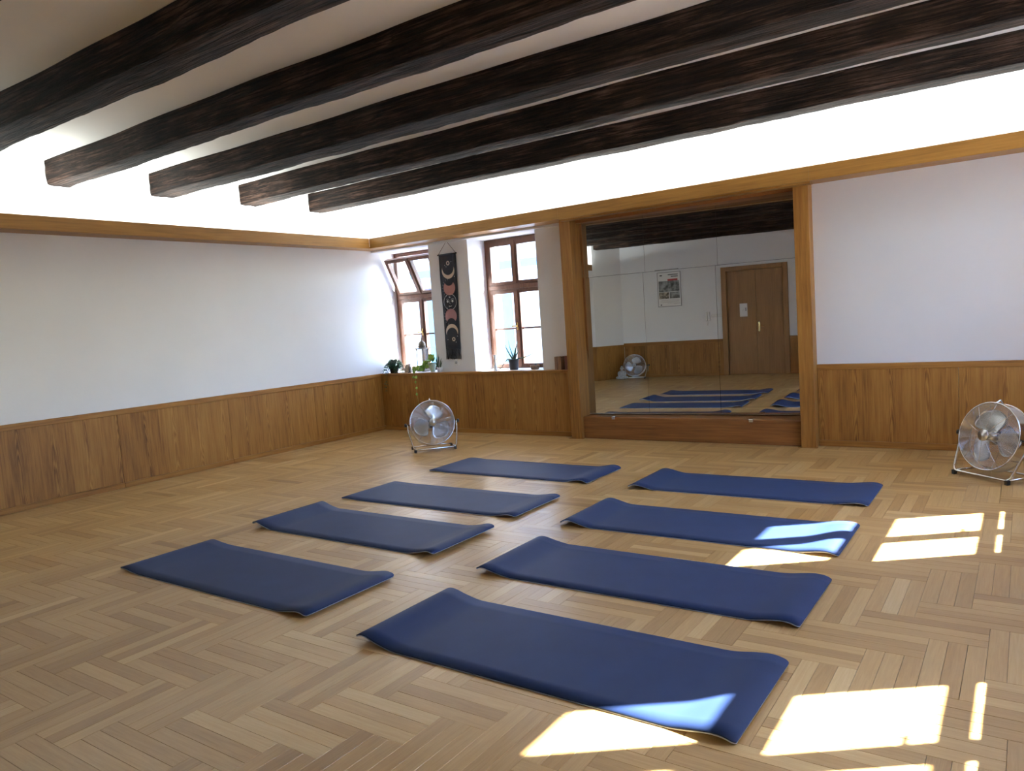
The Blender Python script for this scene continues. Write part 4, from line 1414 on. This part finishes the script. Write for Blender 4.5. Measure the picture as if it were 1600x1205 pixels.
# small stone and candlestick beside it
stn = MB()
stn.lathe([(0.052, 0), (0.057, 0.012), (0.055, 0.04), (0.046, 0.075), (0.036, 0.10), (0.020, 0.115), (0.003, 0.118)], 18)
for i, v in enumerate(stn.v):
    q = Vector(v); k = 1 + 0.10 * mnoise.noise(q * 30); stn.v[i] = (q.x * k * 1.1, q.y * k * 0.8, q.z)
so_ = stn.build('pale_stone', plain('beige_stone', (0.36, 0.33, 0.28), 0.85, noise=0.25, nscale=30, bump=0.4), loc=(0.42, 0.13, ZS))
tag(so_, 'rounded beige stone on the sill between fern and lantern', 'stone')
inc = empty('candle_stub', (0.515, 0.05, ZS))
tag(inc, 'thin dark candle in a low holder at the left foot of the lantern', 'candle')
MB().lathe([(0.024, 0), (0.026, 0.006), (0.012, 0.012), (0.011, 0.03), (0.008, 0.031), (0.002, 0.031)], 16).build('holder', M_black, inc)
MB().tube([(0, 0, 0.03), (0.001, 0, 0.085), (0, 0, 0.10)], [0.009, 0.008, 0.003], 8).build('stick', plain('dark_wax', (0.02, 0.022, 0.02), 0.5), inc)
# small white cup behind the fern
cup = empty('white_jar', (0.215, 0.385, ZS))
tag(cup, 'small white jar with a dark lid behind the fern', 'jar')
MB().lathe([(0.030, 0), (0.034, 0.004), (0.036, 0.07), (0.026, 0.085), (0.002, 0.086)], 18).build('body', plain('white_ceramic', (0.75, 0.75, 0.74), 0.3), cup)
MB().lathe([(0.027, 0.0865), (0.028, 0.10), (0.018, 0.105), (0.002, 0.106)], 18).build('lid', plain('dark_lid', (0.06, 0.04, 0.035), 0.4), cup)

# pale vase at the left foot of the right window
vs_ = empty('bud_vase', (1.945, 0.16, ZS))
tag(vs_, 'slim pale glass bud vase left of the aloe', 'vase')
MB().lathe([(0.018, 0), (0.022, 0.004), (0.026, 0.05), (0.018, 0.10), (0.012, 0.135), (0.020, 0.185), (0.024, 0.20), (0.021, 0.20), (0.015, 0.185), (0.008, 0.14), (0.002, 0.14)], 18).build('body', plain('frosted_glass', (0.72, 0.76, 0.78), 0.15, noise=0.1), vs_)

# little bowl
bw = empty('pebble_bowl', (2.555, 0.18, ZS))
tag(bw, 'small rough clay bowl with a dark stone right of the aloe', 'bowl')
MB().lathe([(0.040, 0), (0.050, 0.004), (0.060, 0.03), (0.062, 0.055), (0.056, 0.056), (0.052, 0.03), (0.002, 0.026)], 20).build('body', plain('rough_clay', (0.17, 0.115, 0.085), 0.8, noise=0.35, nscale=40, bump=0.5), bw)
sd_ = MB().ball((0.012, 0.0, 0.058), (0.018, 0.016, 0.024), 2).ball((-0.022, 0.004, 0.044), (0.018, 0.018, 0.014), 2)
sd_.build('stone', M_black, bw)

# three books against the post
def book(x, w, h, d, cover, label, lean=0.0):
    b = empty('book', (x, 0.012, ZS), 0)
    b.rotation_euler = (0, lean, 0)
    tag(b, label, 'book', 'books at the right end of the sill')
    c = MB()
    c.box(0, 0.003, 0, d, 0, h); c.box(w - 0.003, w, 0, d, 0, h); c.box(0.003, w - 0.003, 0, 0.003, 0, h)
    c.build('cover', cover, b)
    MB().box(0.003, w - 0.003, 0.003, d - 0.004, 0.003, h - 0.004).build('pages', plain('book_pages', (0.6, 0.54, 0.43), 0.8), b)
    return b


book(2.955, 0.038, 0.160, 0.085, plain('tan_cover', (0.16, 0.085, 0.05), 0.6), 'tan brown book, leftmost of the three beside the post')
book(2.996, 0.050, 0.162, 0.085, plain('brown_cover', (0.22, 0.13, 0.08), 0.6), 'thick light brown book in the middle of the three beside the post')
book(3.100, 0.058, 0.168, 0.085, plain('dark_red_cover', (0.09, 0.014, 0.012), 0.55), 'dark red book touching the left mirror post')
